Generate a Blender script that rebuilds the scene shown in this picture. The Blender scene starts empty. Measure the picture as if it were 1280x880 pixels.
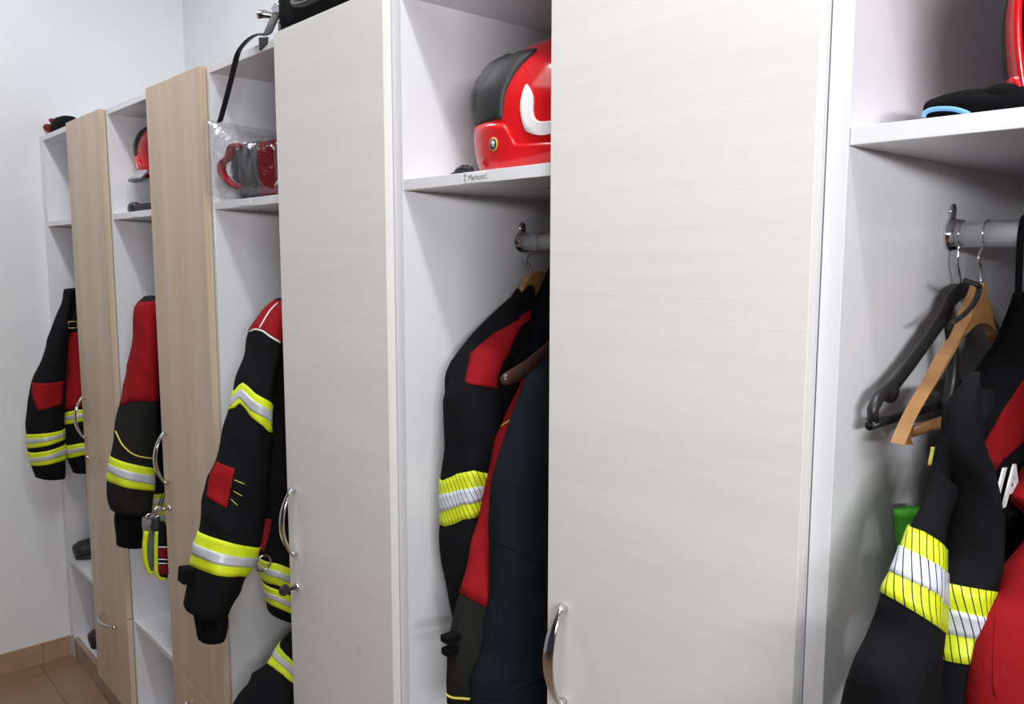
import bpy, bmesh, math, random
from mathutils import Vector, Matrix, noise
from mathutils.geometry import tessellate_polygon
random.seed(4)
PI = math.pi
scene = bpy.context.scene
COL = scene.collection

# ------------------------------------------------------------------ camera
CAM = Vector((-0.0922, -0.8387, 1.644)); YAW, PITCH, ROLL, FPX = .836, -.1149, .0012, 1035.1
_cy, _sy, _cp, _sp = math.cos(YAW), math.sin(YAW), math.cos(PITCH), math.sin(PITCH)
FW = Vector((-_sy*_cp, _cy*_cp, _sp)); _r = Vector((_cy, _sy, 0)); _u = _r.cross(FW)
RT = math.cos(ROLL)*_r + math.sin(ROLL)*_u; UP = -math.sin(ROLL)*_r + math.cos(ROLL)*_u
cd = bpy.data.cameras.new('camera'); cam = bpy.data.objects.new('camera', cd); COL.objects.link(cam)
cd.sensor_width = 36; cd.lens = FPX/1280*36; cd.clip_start = .02
cam.matrix_world = Matrix(((RT.x, UP.x, -FW.x, CAM.x), (RT.y, UP.y, -FW.y, CAM.y), (RT.z, UP.z, -FW.z, CAM.z), (0, 0, 0, 1)))
scene.camera = cam
def ray(u, v): return FW + RT*((u-640)/FPX) - UP*((v-440)/FPX)
def onx(u, v, X): d = ray(u, v); return CAM + d*((X-CAM.x)/d.x)       # point of the plane x = X seen at a pixel
def ony(u, v, Y): d = ray(u, v); return CAM + d*((Y-CAM.y)/d.y)
def proj(p):
    d = Vector(p)-CAM; k = FPX/d.dot(FW)
    return 640+k*d.dot(RT), 440-k*d.dot(UP)

# ------------------------------------------------------------------ materials
def _mat(name):
    m = bpy.data.materials.new(name); m.use_nodes = True
    nt = m.node_tree; return m, nt, nt.nodes['Principled BSDF']
def mapping(nt, scale, rot=(0, 0, 0), coord='Object'):
    tc = nt.nodes.new('ShaderNodeTexCoord'); mp = nt.nodes.new('ShaderNodeMapping')
    mp.inputs['Scale'].default_value = scale; mp.inputs['Rotation'].default_value = rot
    nt.links.new(tc.outputs[coord], mp.inputs['Vector']); return mp.outputs['Vector']
def add_noise(nt, vec, scale, detail=3, rough=.5):
    n = nt.nodes.new('ShaderNodeTexNoise'); n.inputs['Scale'].default_value = scale
    n.inputs['Detail'].default_value = detail; n.inputs['Roughness'].default_value = rough
    nt.links.new(vec, n.inputs['Vector']); return n.outputs['Fac']
def ramp(nt, fac, stops):
    r = nt.nodes.new('ShaderNodeValToRGB'); e = r.color_ramp.elements
    while len(e) < len(stops): e.new(.5)
    for el, (p, c) in zip(e, stops): el.position = p; el.color = (*c, 1)
    nt.links.new(fac, r.inputs['Fac']); return r.outputs['Color']
def bump(nt, b, h, strength, dist=.001):
    n = nt.nodes.new('ShaderNodeBump'); n.inputs['Strength'].default_value = strength; n.inputs['Distance'].default_value = dist
    nt.links.new(h, n.inputs['Height']); nt.links.new(n.outputs['Normal'], b.inputs['Normal'])
def plain(name, c, rough=.5, metal=0, nscale=0, nstr=.2, ndist=.001, var=.0, spec=.5):
    m, nt, b = _mat(name)
    b.inputs['Roughness'].default_value = rough; b.inputs['Metallic'].default_value = metal
    b.inputs['Specular IOR Level'].default_value = spec
    v = mapping(nt, (1, 1, 1))
    if var:
        f = add_noise(nt, v, 14, 4)
        nt.links.new(ramp(nt, f, [(.3, tuple(x*(1-var) for x in c)), (.7, tuple(min(1, x*(1+var)) for x in c))]), b.inputs['Base Color'])
    else: b.inputs['Base Color'].default_value = (*c, 1)
    if nscale: bump(nt, b, add_noise(nt, v, nscale, 2), nstr, ndist)
    return m
def fabric(name, c, rough=.9, var=.12, sheen=0):
    m, nt, b = _mat(name)
    b.inputs['Roughness'].default_value = rough; b.inputs['Specular IOR Level'].default_value = .12
    b.inputs['Sheen Weight'].default_value = sheen; b.inputs['Sheen Roughness'].default_value = .5
    v = mapping(nt, (1, 1, 1))
    f = add_noise(nt, v, 22, 5)
    nt.links.new(ramp(nt, f, [(.3, tuple(x*(1-var) for x in c)), (.7, tuple(x*(1+var) for x in c))]), b.inputs['Base Color'])
    n1 = add_noise(nt, v, 900, 1); n2 = add_noise(nt, v, 30, 3)
    a = nt.nodes.new('ShaderNodeMath'); a.operation = 'MULTIPLY_ADD'; a.inputs[1].default_value = 5.0
    nt.links.new(n2, a.inputs[0]); nt.links.new(n1, a.inputs[2])
    bump(nt, b, a.outputs[0], .5, .0012)
    return m
def hatched(name, c, line=(.02, .02, .022), pitch=.0125, slope=.5, width=.13, rough=.45):
    m, nt, b = _mat(name); b.inputs['Roughness'].default_value = rough
    tc = nt.nodes.new('ShaderNodeTexCoord'); sp = nt.nodes.new('ShaderNodeSeparateXYZ')
    nt.links.new(tc.outputs['UV'], sp.inputs[0])
    a = nt.nodes.new('ShaderNodeMath'); a.operation = 'MULTIPLY_ADD'; a.inputs[1].default_value = slope
    nt.links.new(sp.outputs['Y'], a.inputs[0]); nt.links.new(sp.outputs['X'], a.inputs[2])
    d = nt.nodes.new('ShaderNodeMath'); d.operation = 'DIVIDE'; d.inputs[1].default_value = pitch; nt.links.new(a.outputs[0], d.inputs[0])
    fr = nt.nodes.new('ShaderNodeMath'); fr.operation = 'FRACT'; nt.links.new(d.outputs[0], fr.inputs[0])
    lt = nt.nodes.new('ShaderNodeMath'); lt.operation = 'LESS_THAN'; lt.inputs[1].default_value = width; nt.links.new(fr.outputs[0], lt.inputs[0])
    mx = nt.nodes.new('ShaderNodeMix'); mx.data_type = 'RGBA'
    mx.inputs['A'].default_value = (*c, 1); mx.inputs['B'].default_value = (*line, 1)
    nt.links.new(lt.outputs[0], mx.inputs['Factor']); nt.links.new(mx.outputs['Result'], b.inputs['Base Color'])
    return m
def wood_laminate(name, c1, c2, c3, horizontal, rough=.38, bumpy=.25, spec=.5):
    m, nt, b = _mat(name); b.inputs['Roughness'].default_value = rough; b.inputs['Specular IOR Level'].default_value = spec
    sc = (2.2, 2.2, 60) if horizontal else (45, 45, 1.3)
    v = mapping(nt, sc); f = add_noise(nt, v, 1.0, 6, .6)
    sc2 = (.9, .9, 9) if horizontal else (9, 9, .5)
    v2 = mapping(nt, sc2); f2 = add_noise(nt, v2, 1.3, 3)
    a = nt.nodes.new('ShaderNodeMath'); a.operation = 'ADD'; nt.links.new(f, a.inputs[0]); nt.links.new(f2, a.inputs[1])
    h = nt.nodes.new('ShaderNodeMath'); h.operation = 'MULTIPLY'; h.inputs[1].default_value = .5; nt.links.new(a.outputs[0], h.inputs[0])
    col = ramp(nt, h.outputs[0], [(.32, c1), (.5, c2), (.68, c3)])
    if horizontal:   # sparse small knots
        vo = nt.nodes.new('ShaderNodeTexVoronoi'); vo.inputs['Scale'].default_value = 1.0
        nt.links.new(mapping(nt, (3.2, 3.2, 4.5)), vo.inputs['Vector'])
        lt = nt.nodes.new('ShaderNodeMapRange'); lt.inputs['From Min'].default_value = .02; lt.inputs['From Max'].default_value = .07
        lt.inputs['To Min'].default_value = .45; lt.inputs['To Max'].default_value = 0
        nt.links.new(vo.outputs['Distance'], lt.inputs['Value'])
        mx = nt.nodes.new('ShaderNodeMix'); mx.data_type = 'RGBA'; mx.inputs['B'].default_value = (c1[0]*.8, c1[1]*.74, c1[2]*.64, 1)
        nt.links.new(lt.outputs[0], mx.inputs['Factor']); nt.links.new(col, mx.inputs['A']); col = mx.outputs['Result']
    nt.links.new(col, b.inputs['Base Color'])
    fine = add_noise(nt, mapping(nt, (5, 5, 330) if horizontal else (260, 260, 4)), 1.0, 3)
    bump(nt, b, fine, bumpy, .0012)
    return m
M = {}
M['laminate'] = plain('white laminate', (.80, .80, .835), .15, 0, 220, .03, .001)
M['edge'] = plain('white edge band', (.84, .85, .87), .35)
M['pale_wood'] = wood_laminate('pale ash laminate', (.755, .735, .705), (.79, .775, .75), (.82, .81, .785), True, .38, .10)
M['pale_edge'] = plain('pale edge band', (.74, .73, .71), .4)
M['beige_wood'] = wood_laminate('beige acacia laminate', (.55, .425, .305), (.63, .505, .375), (.69, .57, .44), False, .42, .1)
M['plinth'] = wood_laminate('brown plinth laminate', (.33, .25, .20), (.37, .285, .23), (.41, .32, .26), False, .3, .05)
M['chrome'] = plain('polished chrome', (.72, .72, .74), .1, 1)
M['chrome_dull'] = plain('brushed steel', (.62, .63, .66), .26, 1)
M['rail_metal'] = plain('satin rail metal', (.74, .75, .78), .25, .3)
M['dark_plastic'] = plain('black plastic', (.018, .018, .02), .38, 0, 300, .1)
M['rubber'] = plain('black rubber', (.02, .021, .023), .55, 0, 160, .25, .001)
M['black_cloth'] = fabric('black fabric', (.0075, .0075, .0092))
M['knit'] = fabric('black knit', (.0045, .0045, .0052), .95, .1)
M['navy_cloth'] = fabric('dark navy fabric', (.0085, .011, .0155))
M['charcoal_cloth'] = fabric('charcoal fabric', (.017, .0165, .0155))
M['red_cloth'] = fabric('red fabric', (.30, .009, .013), .85, .1)
M['dark_red_cloth'] = fabric('dark red fabric', (.20, .010, .016), .8, .1)
M['neon'] = plain('neon yellow tape', (.72, .86, .012), .55, 0, 500, .1)
M['silver'] = plain('silver reflective tape', (.60, .62, .68), .38, .15, 500, .1)
M['neon_hatch'] = hatched('hatched neon tape', (.72, .84, .02), pitch=.0095)
M['neon_fine'] = hatched('finely hatched neon tape', (.72, .84, .02), pitch=.0068, slope=.25, width=.16)
M['silver_fine'] = hatched('finely hatched silver tape', (.66, .70, .78), pitch=.0068, slope=.25, width=.16)
M['silver_hatch'] = hatched('hatched silver tape', (.66, .70, .78), pitch=.0095)
M['white_piping'] = plain('white piping', (.8, .8, .8), .6)
M['yellow_piping'] = plain('yellow piping', (.75, .66, .10), .6)
M['helmet_red'] = plain('glossy red shell', (.66, .012, .016), .16, 0, 0, 0, 0, 0, .6)
M['white_sticker'] = plain('white sticker', (.88, .88, .88), .4)
M['dark_liner'] = plain('dark liner', (.02, .018, .02), .5, 0, 40, .6, .004)
M['grey_visor'] = plain('grey visor', (.33, .34, .36), .25)
M['hanger_wood'] = wood_laminate('varnished wood', (.36, .17, .06), (.45, .23, .085), (.52, .28, .11), True, .25, .03)
M['dark_wood'] = plain('dark brown varnish', (.055, .026, .018), .25, 0, 60, .06, .001, .2)
M['blue_cuff'] = fabric('light blue piping', (.20, .44, .80), .7, .1)
M['green_cloth'] = fabric('green fabric', (.07, .36, .035), .7, .1)
M['ink'] = plain('grey ink', (.22, .22, .24), .7)
M['paper'] = plain('paper label', (.86, .86, .88), .5)
M['gold'] = plain('yellow badge ring', (.62, .46, .08), .4)
def clear_plastic():
    m, nt, b = _mat('clear crinkled plastic')
    nt.nodes.remove(b); out = nt.nodes['Material Output']
    tr = nt.nodes.new('ShaderNodeBsdfTransparent'); tr.inputs[0].default_value = (.95, .95, .96, 1)
    gl = nt.nodes.new('ShaderNodeBsdfGlossy'); gl.inputs['Color'].default_value = (.75, .75, .78, 1); gl.inputs['Roughness'].default_value = .16
    v = mapping(nt, (1, 1, 1)); bump(nt, gl, add_noise(nt, v, 45, 3), .8, .006)
    lw = nt.nodes.new('ShaderNodeLayerWeight'); lw.inputs['Blend'].default_value = .42
    mr = nt.nodes.new('ShaderNodeMapRange'); mr.inputs['To Min'].default_value = .025; mr.inputs['To Max'].default_value = .26
    nt.links.new(lw.outputs['Facing'], mr.inputs['Value'])
    mx = nt.nodes.new('ShaderNodeMixShader'); nt.links.new(mr.outputs[0], mx.inputs[0])
    nt.links.new(tr.outputs[0], mx.inputs[1]); nt.links.new(gl.outputs[0], mx.inputs[2]); nt.links.new(mx.outputs[0], out.inputs['Surface'])
    return m
M['clear'] = clear_plastic()
def wall_mat():
    m, nt, b = _mat('white plaster'); b.inputs['Roughness'].default_value = .75
    v = mapping(nt, (1, 1, 1)); f = add_noise(nt, v, 3, 3)
    nt.links.new(ramp(nt, f, [(.3, (.79, .80, .825)), (.7, (.83, .84, .86))]), b.inputs['Base Color'])
    bump(nt, b, add_noise(nt, v, 130, 4, .6), .35, .0035); return m
M['plaster'] = wall_mat()
M['dark_plaster'] = plain('bounce cutting dark plaster', (.10, .10, .11), .8, 0, 120, .3, .003)  # for the unseen right and front walls, made dark to cut bounced light
def tile_mat(name, c1, c2, w, h, off):
    m, nt, b = _mat(name); b.inputs['Roughness'].default_value = .32
    tc = nt.nodes.new('ShaderNodeTexCoord'); mp = nt.nodes.new('ShaderNodeMapping'); mp.inputs['Location'].default_value = off
    nt.links.new(tc.outputs['Object'], mp.inputs[0])
    br = nt.nodes.new('ShaderNodeTexBrick'); br.offset = 0; br.inputs['Scale'].default_value = 1
    br.inputs['Brick Width'].default_value = w; br.inputs['Row Height'].default_value = h
    br.inputs['Mortar Size'].default_value = .0022; br.inputs['Mortar Smooth'].default_value = .3
    br.inputs['Mortar'].default_value = (c1[0]*.55, c1[1]*.5, c1[2]*.45, 1)
    nt.links.new(mp.outputs[0], br.inputs['Vector'])
    f = add_noise(nt, mp.outputs[0], 7, 6, .65); col = ramp(nt, f, [(.3, c1), (.7, c2)])
    f2 = add_noise(nt, mp.outputs[0], 26, 2); sp = ramp(nt, f2, [(.24, (.35, .3, .28)), (.29, (1, 1, 1))])
    mu = nt.nodes.new('ShaderNodeMix'); mu.data_type = 'RGBA'; mu.blend_type = 'MULTIPLY'; mu.inputs['Factor'].default_value = .6
    nt.links.new(col, mu.inputs['A']); nt.links.new(sp, mu.inputs['B'])
    nt.links.new(mu.outputs['Result'], br.inputs['Color1']); nt.links.new(mu.outputs['Result'], br.inputs['Color2'])
    nt.links.new(br.outputs['Color'], b.inputs['Base Color'])
    return m
M['floor_tile'] = tile_mat('beige brown floor tile', (.24, .145, .085), (.31, .195, .118), .6, .6, (.05, .12, 0))
M['skirting_tile'] = plain('brown skirting tile', (.42, .26, .165), .35, 0, 0, 0, 0, .1)

# ------------------------------------------------------------------ object helpers
def link_mesh(name, me, m, parent=None, smooth=True):
    o = bpy.data.objects.new(name, me); COL.objects.link(o)
    for mm in (m if isinstance(m, (list, tuple)) else [m]): me.materials.append(mm)
    if smooth:
        for p in me.polygons: p.use_smooth = True
    if parent is not None:
        root = parent
        while root.parent: root = root.parent
        me.transform(Matrix.Translation(-root.location)); o.parent = parent
    return o
def obj(name, bm, m, parent=None, smooth=True, origin=None, bevel=0):
    bmesh.ops.recalc_face_normals(bm, faces=bm.faces)
    me = bpy.data.meshes.new(name); bm.to_mesh(me); bm.free()
    if origin is not None and parent is None:
        me.transform(Matrix.Translation(-Vector(origin)))
    o = link_mesh(name, me, m, parent, smooth)
    if origin is not None and parent is None: o.location = origin
    if bevel:
        b = o.modifiers.new('bevel', 'BEVEL'); b.width = bevel; b.segments = 2; b.limit_method = 'ANGLE'
    return o
def empty(name, loc, label, cat, group=None):
    o = bpy.data.objects.new(name, None); COL.objects.link(o); o.location = loc; o.empty_display_size = .05
    o['label'] = label; o['category'] = cat
    if group: o['group'] = group
    return o
def tag(o, label, cat, group=None):
    o['label'] = label; o['category'] = cat
    if group: o['group'] = group
    return o
def struct(name, bm, m, bevel=0):
    o = obj(name, bm, m, None, False, None, bevel); o['kind'] = 'structure'; return o
def box(bm, x0, x1, y0, y1, z0, z1):
    vs = [bm.verts.new((x, y, z)) for x in (x0, x1) for y in (y0, y1) for z in (z0, z1)]
    for f in ((0, 1, 3, 2), (4, 6, 7, 5), (0, 4, 5, 1), (2, 3, 7, 6), (0, 2, 6, 4), (1, 5, 7, 3)): bm.faces.new([vs[i] for i in f])
    return bm
def nb(): return bmesh.new()
def tube(bm, pts, r, n=10, closed=False, flat=None):
    """swept round (or flat: (half width vector dir, w, h)) bar along points; r may be a list"""
    P = [Vector(p) for p in pts]; N = len(P); rings = []
    prev = None
    for i, p in enumerate(P):
        a = P[(i-1) % N] if (closed or i > 0) else p; b = P[(i+1) % N] if (closed or i < N-1) else p
        t = (b-a).normalized()
        if prev is None:
            ref = Vector((0, 0, 1)) if abs(t.z) < .9 else Vector((0, 1, 0)); nrm = (ref - t*ref.dot(t)).normalized()
        else: nrm = (prev - t*prev.dot(t)).normalized()
        prev = nrm; bi = t.cross(nrm)
        rr = r[i] if isinstance(r, list) else r
        ra, rb = rr if isinstance(rr, (list, tuple)) else (rr, rr)
        rings.append([bm.verts.new(p + nrm*(ra*math.cos(2*PI*k/n)) + bi*(rb*math.sin(2*PI*k/n))) for k in range(n)])
    for i in range(N if closed else N-1):
        A, B = rings[i], rings[(i+1) % N]
        for k in range(n): bm.faces.new((A[k], A[(k+1) % n], B[(k+1) % n], B[k]))
    if not closed:
        bm.faces.new(rings[0]); bm.faces.new(rings[-1])
    return bm
def smooth_pts(pts, sub=6, closed=False):
    P = [Vector(p) for p in pts]; out = []; N = len(P)
    rng = range(N) if closed else range(N-1)
    for i in rng:
        p0 = P[(i-1) % N] if (closed or i > 0) else P[0]*2-P[1]
        p1, p2 = P[i], P[(i+1) % N]
        p3 = P[(i+2) % N] if (closed or i < N-2) else P[-1]*2-P[-2]
        for s in range(sub):
            t = s/sub
            out.append(.5*((2*p1) + (p2-p0)*t + (2*p0-5*p1+4*p2-p3)*t*t + (3*p1-p0-3*p2+p3)*t**3))
    if not closed: out.append(P[-1])
    return out
def prism(bm, poly, axis, a0, a1):
    """closed polygon (2-D) extruded along an axis: axis 'x' -> poly is (y,z); 'y' -> (x,z); 'z' -> (x,y)"""
    def P(q, a): return {'x': (a, q[0], q[1]), 'y': (q[0], a, q[1]), 'z': (q[0], q[1], a)}[axis]
    A = [bm.verts.new(P(q, a0)) for q in poly]; B = [bm.verts.new(P(q, a1)) for q in poly]
    n = len(poly)
    bm.faces.new(A); bm.faces.new(B)
    for i in range(n): bm.faces.new((A[i], A[(i+1) % n], B[(i+1) % n], B[i]))
    return bm
def ribbon(bm, up, lo, x0, x1, n=64):
    """flat bar between two (y, z) outlines, from x0 to x1"""
    def resample(L):
        P = [Vector((a, b)) for a, b in L]; d = [0]
        for a, b in zip(P, P[1:]): d.append(d[-1]+(b-a).length)
        out = []
        for i in range(n+1):
            t = d[-1]*i/n; k = 0
            while k < len(d)-2 and d[k+1] < t: k += 1
            out.append(P[k].lerp(P[k+1], (t-d[k])/max(1e-9, d[k+1]-d[k])))
        return out
    U, L = resample(up), resample(lo); R = []
    for a, b in zip(U, L): R.append([bm.verts.new((x, p.x, p.y)) for x, p in ((x0, a), (x1, a), (x1, b), (x0, b))])
    for A, B in zip(R, R[1:]):
        for k in range(4): bm.faces.new((A[k], A[(k+1) % 4], B[(k+1) % 4], B[k]))
    bm.faces.new(R[0]); bm.faces.new(R[-1]); return bm
def revolve(bm, prof, centre, axis, n=24):
    """profile [(distance along axis, radius)]"""
    ax = Vector(axis).normalized(); ref = Vector((0, 0, 1)) if abs(ax.z) < .9 else Vector((1, 0, 0))
    a = ax.cross(ref).normalized(); b = ax.cross(a); c = Vector(centre); rings = []
    for d, r in prof:
        rings.append([bm.verts.new(c + ax*d + a*(r*math.cos(2*PI*k/n)) + b*(r*math.sin(2*PI*k/n))) for k in range(n)])
    for A, B in zip(rings, rings[1:]):
        for k in range(n): bm.faces.new((A[k], A[(k+1) % n], B[(k+1) % n], B[k]))
    bm.faces.new(rings[0]); bm.faces.new(rings[-1]); return bm

# ------------------------------------------------------------------ cloth surfaces
class Surf:
    """a lofted closed surface: point(t, theta); theta 0 = right edge, pi/2 = towards +x, pi = left edge"""
    def __init__(s, secs, power=2.4, wr=.006, ws=9, folds=0, nf=5, seed=0, round_ends=True):
        s.secs = secs; s.power = power; s.wr = wr; s.ws = ws; s.folds = folds; s.nf = nf; s.off = Vector((seed*3.7, seed*1.3, seed*2.1))
        cs = [(a+b)/2 for a, b, h in secs]; d = [0]
        for a, b in zip(cs, cs[1:]): d.append(d[-1]+max(1e-4, (b-a).length))
        s.ts = [x/d[-1] for x in d]; s.len = d[-1]; s.cache = None
        L, R, h = s._lr(.5); w = max(.01, (R-L).length/2); vw = CAM-(L+R)/2; yy = (R-L).normalized()
        s.c = math.atan2(vw.x/h, vw.dot(yy)/w)          # theta that faces the room
    def fold(s, th):
        d = (th-s.c+PI) % (2*PI)-PI
        if abs(d) > PI/2: d = math.copysign(PI-abs(d), d)
        return s.c+d
    def _lr(s, t):
        ts = s.ts; i = 0
        while i < len(ts)-2 and t > ts[i+1]: i += 1
        f = (t-ts[i])/(ts[i+1]-ts[i])
        def cr(k):
            g = lambda j: s.secs[j][k]
            p1, p2 = g(i), g(i+1); h = ts[i+1]-ts[i]
            m1 = (g(i+1)-g(i-1))*(h/(ts[i+1]-ts[i-1])) if i > 0 else p2-p1
            m2 = (g(i+2)-g(i))*(h/(ts[i+2]-ts[i])) if i < len(ts)-2 else p2-p1
            f2, f3 = f*f, f*f*f
            return p1*(2*f3-3*f2+1) + m1*(f3-2*f2+f) + p2*(-2*f3+3*f2) + m2*(f3-f2)
        return cr(0), cr(1), max(.002, cr(2))
    def pt(s, t, th, off=0.0):
        L, R, h = s._lr(t); c = (L+R)/2; w = (R-L)/2
        co, si = math.cos(th), math.sin(th); e = 2/s.power
        x = math.copysign(abs(co)**e, co); y = math.copysign(abs(si)**e, si)
        hx = Vector((1, 0, 0))
        p = c + w*x + hx*(h*y)
        n = (w.normalized()*(co/max(w.length, .01)) + hx*(si/h)).normalized()
        k = 1.0
        if s.wr:
            q = p*s.ws + s.off
            k = s.wr*noise.fractal(Vector((q.x, q.y*1.3, q.z*.6)), 1.0, 2.0, 3)
            q2 = Vector((p.x*6, (p.y+p.z*.55)*11, (p.z-p.y*.5)*4.2))+s.off
            k += s.wr*1.7*(.3-abs(noise.noise(q2)))*(1 if s.wr > .003 else 0)
            if s.folds: k += s.folds*math.sin(s.nf*th + 2.2*noise.noise(Vector((0, 0, p.z*3))+s.off))*(.35+.65*t)
        else: k = 0
        return p + n*(k+off)
    def mesh(s, nt=40, nth=40, t0=0, t1=1, cap=True):
        bm = nb(); rings = []
        for i in range(nt+1):
            t = t0+(t1-t0)*i/nt
            rings.append([bm.verts.new(s.pt(t, 2*PI*k/nth)) for k in range(nth)])
        for A, B in zip(rings, rings[1:]):
            for k in range(nth): bm.faces.new((A[k], A[(k+1) % nth], B[(k+1) % nth], B[k]))
        if cap:
            for ring in (rings[0], rings[-1]):
                c = sum((v.co for v in ring), Vector())/nth; cv = bm.verts.new(c)
                for k in range(nth): bm.faces.new((ring[k], ring[(k+1) % nth], cv))
        return bm
    def find(s, u, v):
        """(theta, t) of the surface point that shows at a pixel"""
        lo, hi = s.c-PI/2-.1, s.c+PI/2+.1
        if s.cache is None:
            s.cache = [(th, t, *proj(s.pt(t, th))) for th in [lo+(hi-lo)*i/28 for i in range(29)] for t in [j/50 for j in range(51)]]
        b = min(s.cache, key=lambda c: (c[2]-u)**2+6*(c[3]-v)**2); th, t = b[0], b[1]; dth, dt = (hi-lo)/28, 1/50
        for _ in range(5):
            best = None
            for a in (-1, -.5, 0, .5, 1):
                for c in (-1, -.5, 0, .5, 1):
                    th2, t2 = min(hi, max(lo, th+a*dth)), min(1, max(0, t+c*dt))
                    q = proj(s.pt(t2, th2)); e = (q[0]-u)**2+6*(q[1]-v)**2
                    if best is None or e < best[0]: best = (e, th2, t2)
            th, t = best[1], best[2]; dth *= .5; dt *= .5
        return th, t
def interp(pts, x):
    pts = sorted(pts)
    if x <= pts[0][0]: return pts[0][1]
    for (a, fa), (b, fb) in zip(pts, pts[1:]):
        if x <= b: return fa+(fb-fa)*(x-a)/max(1e-6, b-a)
    return pts[-1][1]
def patch(S, f0, f1, th0, th1, off=.0015, nth=40, nt=8, wrap=False):
    """raised strip of the surface between t = f0(theta) and f1(theta)"""
    bm = nb(); uvl = bm.loops.layers.uv.new('UVMap'); G = []; UV = {}
    n = nth if wrap else nth+1
    acc = 0.0; prev = None
    for i in range(nth+1):
        th = th0+(th1-th0)*i/nth; tm = S.fold(th)
        a, b = f0(tm), f1(tm); colv = []
        m = S.pt((a+b)/2, th)
        if prev is not None: acc += (m-prev).length
        prev = m
        for j in range(-1, nt+2):
            jj = min(nt, max(0, j)); o = off if 0 <= j <= nt else -.0015
            t = a+(b-a)*jj/nt
            v = bm.verts.new(S.pt(min(1, max(0, t)), th, o)); UV[v] = (acc, t*S.len); colv.append(v)
        G.append(colv)
    if not wrap:
        for i, th in ((0, th0), (len(G)-1, th1)):
            tm = S.fold(th)
            a, b = f0(tm), f1(tm); e = []
            for j in range(-1, nt+2):
                jj = min(nt, max(0, j)); v = bm.verts.new(S.pt(min(1, max(0, a+(b-a)*jj/nt)), th, -.0015)); UV[v] = UV[G[i][j+1]]; e.append(v)
            if i == 0: first = e
            else: last = e
        G = [first]+G+[last]
    for A, B in zip(G, G[1:]):
        for j in range(len(A)-1):
            f = bm.faces.new((A[j], A[j+1], B[j+1], B[j]))
            for l in f.loops: l[uvl].uv = UV[l.vert]
    if wrap: bmesh.ops.remove_doubles(bm, verts=bm.verts, dist=1e-6)
    return bm
def band_fn(S, pix):
    q = [S.find(u, v) for u, v in pix]; return lambda th: interp(q, th)
def band(S, edges, parent, mats, off=.002, name='reflective_band'):
    """edges: four pixel polylines, from the band's top to its bottom: yellow / silver / yellow"""
    f = [band_fn(S, e) for e in edges]
    y = obj(name, patch(S, f[0], f[3], 0, 2*PI, off, 64, 8, True), M[mats[0]], parent)
    obj('silver_strip', patch(S, f[1], f[2], 0, 2*PI, off+.0012, 64, 4, True), M[mats[1]], y)
    return y
def lerp_edges(top, bot, a=.34, b=.66):
    L = lambda k: [(p[0]+(q[0]-p[0])*k, p[1]+(q[1]-p[1])*k) for p, q in zip(top, bot)]
    return [top, L(a), L(b), bot]
def poly_on(S, pix, off=.002, cuts=2, param=None):
    """polygon traced on a surface, raised by off"""
    q = param if param else [S.find(u, v) for u, v in pix]
    bm = nb(); vs = [bm.verts.new((a, b, 0)) for a, b in q]
    tris = tessellate_polygon([[Vector((a, b, 0)) for a, b in q]])
    for t in tris:
        try: bm.faces.new([vs[i] for i in t])
        except ValueError: pass
    for _ in range(cuts): bmesh.ops.subdivide_edges(bm, edges=bm.edges[:], cuts=1, use_grid_fill=True)
    bmesh.ops.triangulate(bm, faces=bm.faces[:])
    border = [e for e in bm.edges if len(e.link_faces) == 1]
    r = bmesh.ops.extrude_edge_only(bm, edges=border); skirt = {v for v in r['geom'] if isinstance(v, bmesh.types.BMVert)}
    uvl = bm.loops.layers.uv.new('UVMap'); UV = {v: (v.co.x*.08, v.co.y*S.len) for v in bm.verts}
    for f in bm.faces:
        for l in f.loops: l[uvl].uv = UV[l.vert]
    for v in bm.verts: v.co = S.pt(v.co.y, v.co.x, -.002 if v in skirt else off)
    return bm
def quad_on(S, pix, off=.0018, n=14):
    """four-cornered patch (top left, top right, bottom right, bottom left)"""
    a, b, c, d = [Vector((*S.find(u, v), 0)) for u, v in pix]; bm = nb(); G = []
    for i in range(-1, n+2):
        row = []
        for j in range(-1, n+2):
            f, g = min(n, max(0, i))/n, min(n, max(0, j))/n
            q = (a*(1-g)+b*g)*(1-f)+(d*(1-g)+c*g)*f
            row.append(bm.verts.new(S.pt(q.y, q.x, off if 0 <= i <= n and 0 <= j <= n else -.0015)))
        G.append(row)
    for i in range(n+2):
        for j in range(n+2): bm.faces.new((G[i][j], G[i+1][j], G[i+1][j+1], G[i][j+1]))
    return bm
def line_on(S, pix, r=.002, sub=5, off=.001):
    q = [S.find(u, v) for u, v in pix]
    pts = smooth_pts([Vector((a, b, 0)) for a, b in q], sub)
    return tube(nb(), [S.pt(min(1, max(0, p.y)), p.x, off) for p in pts], r, 8)
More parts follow.
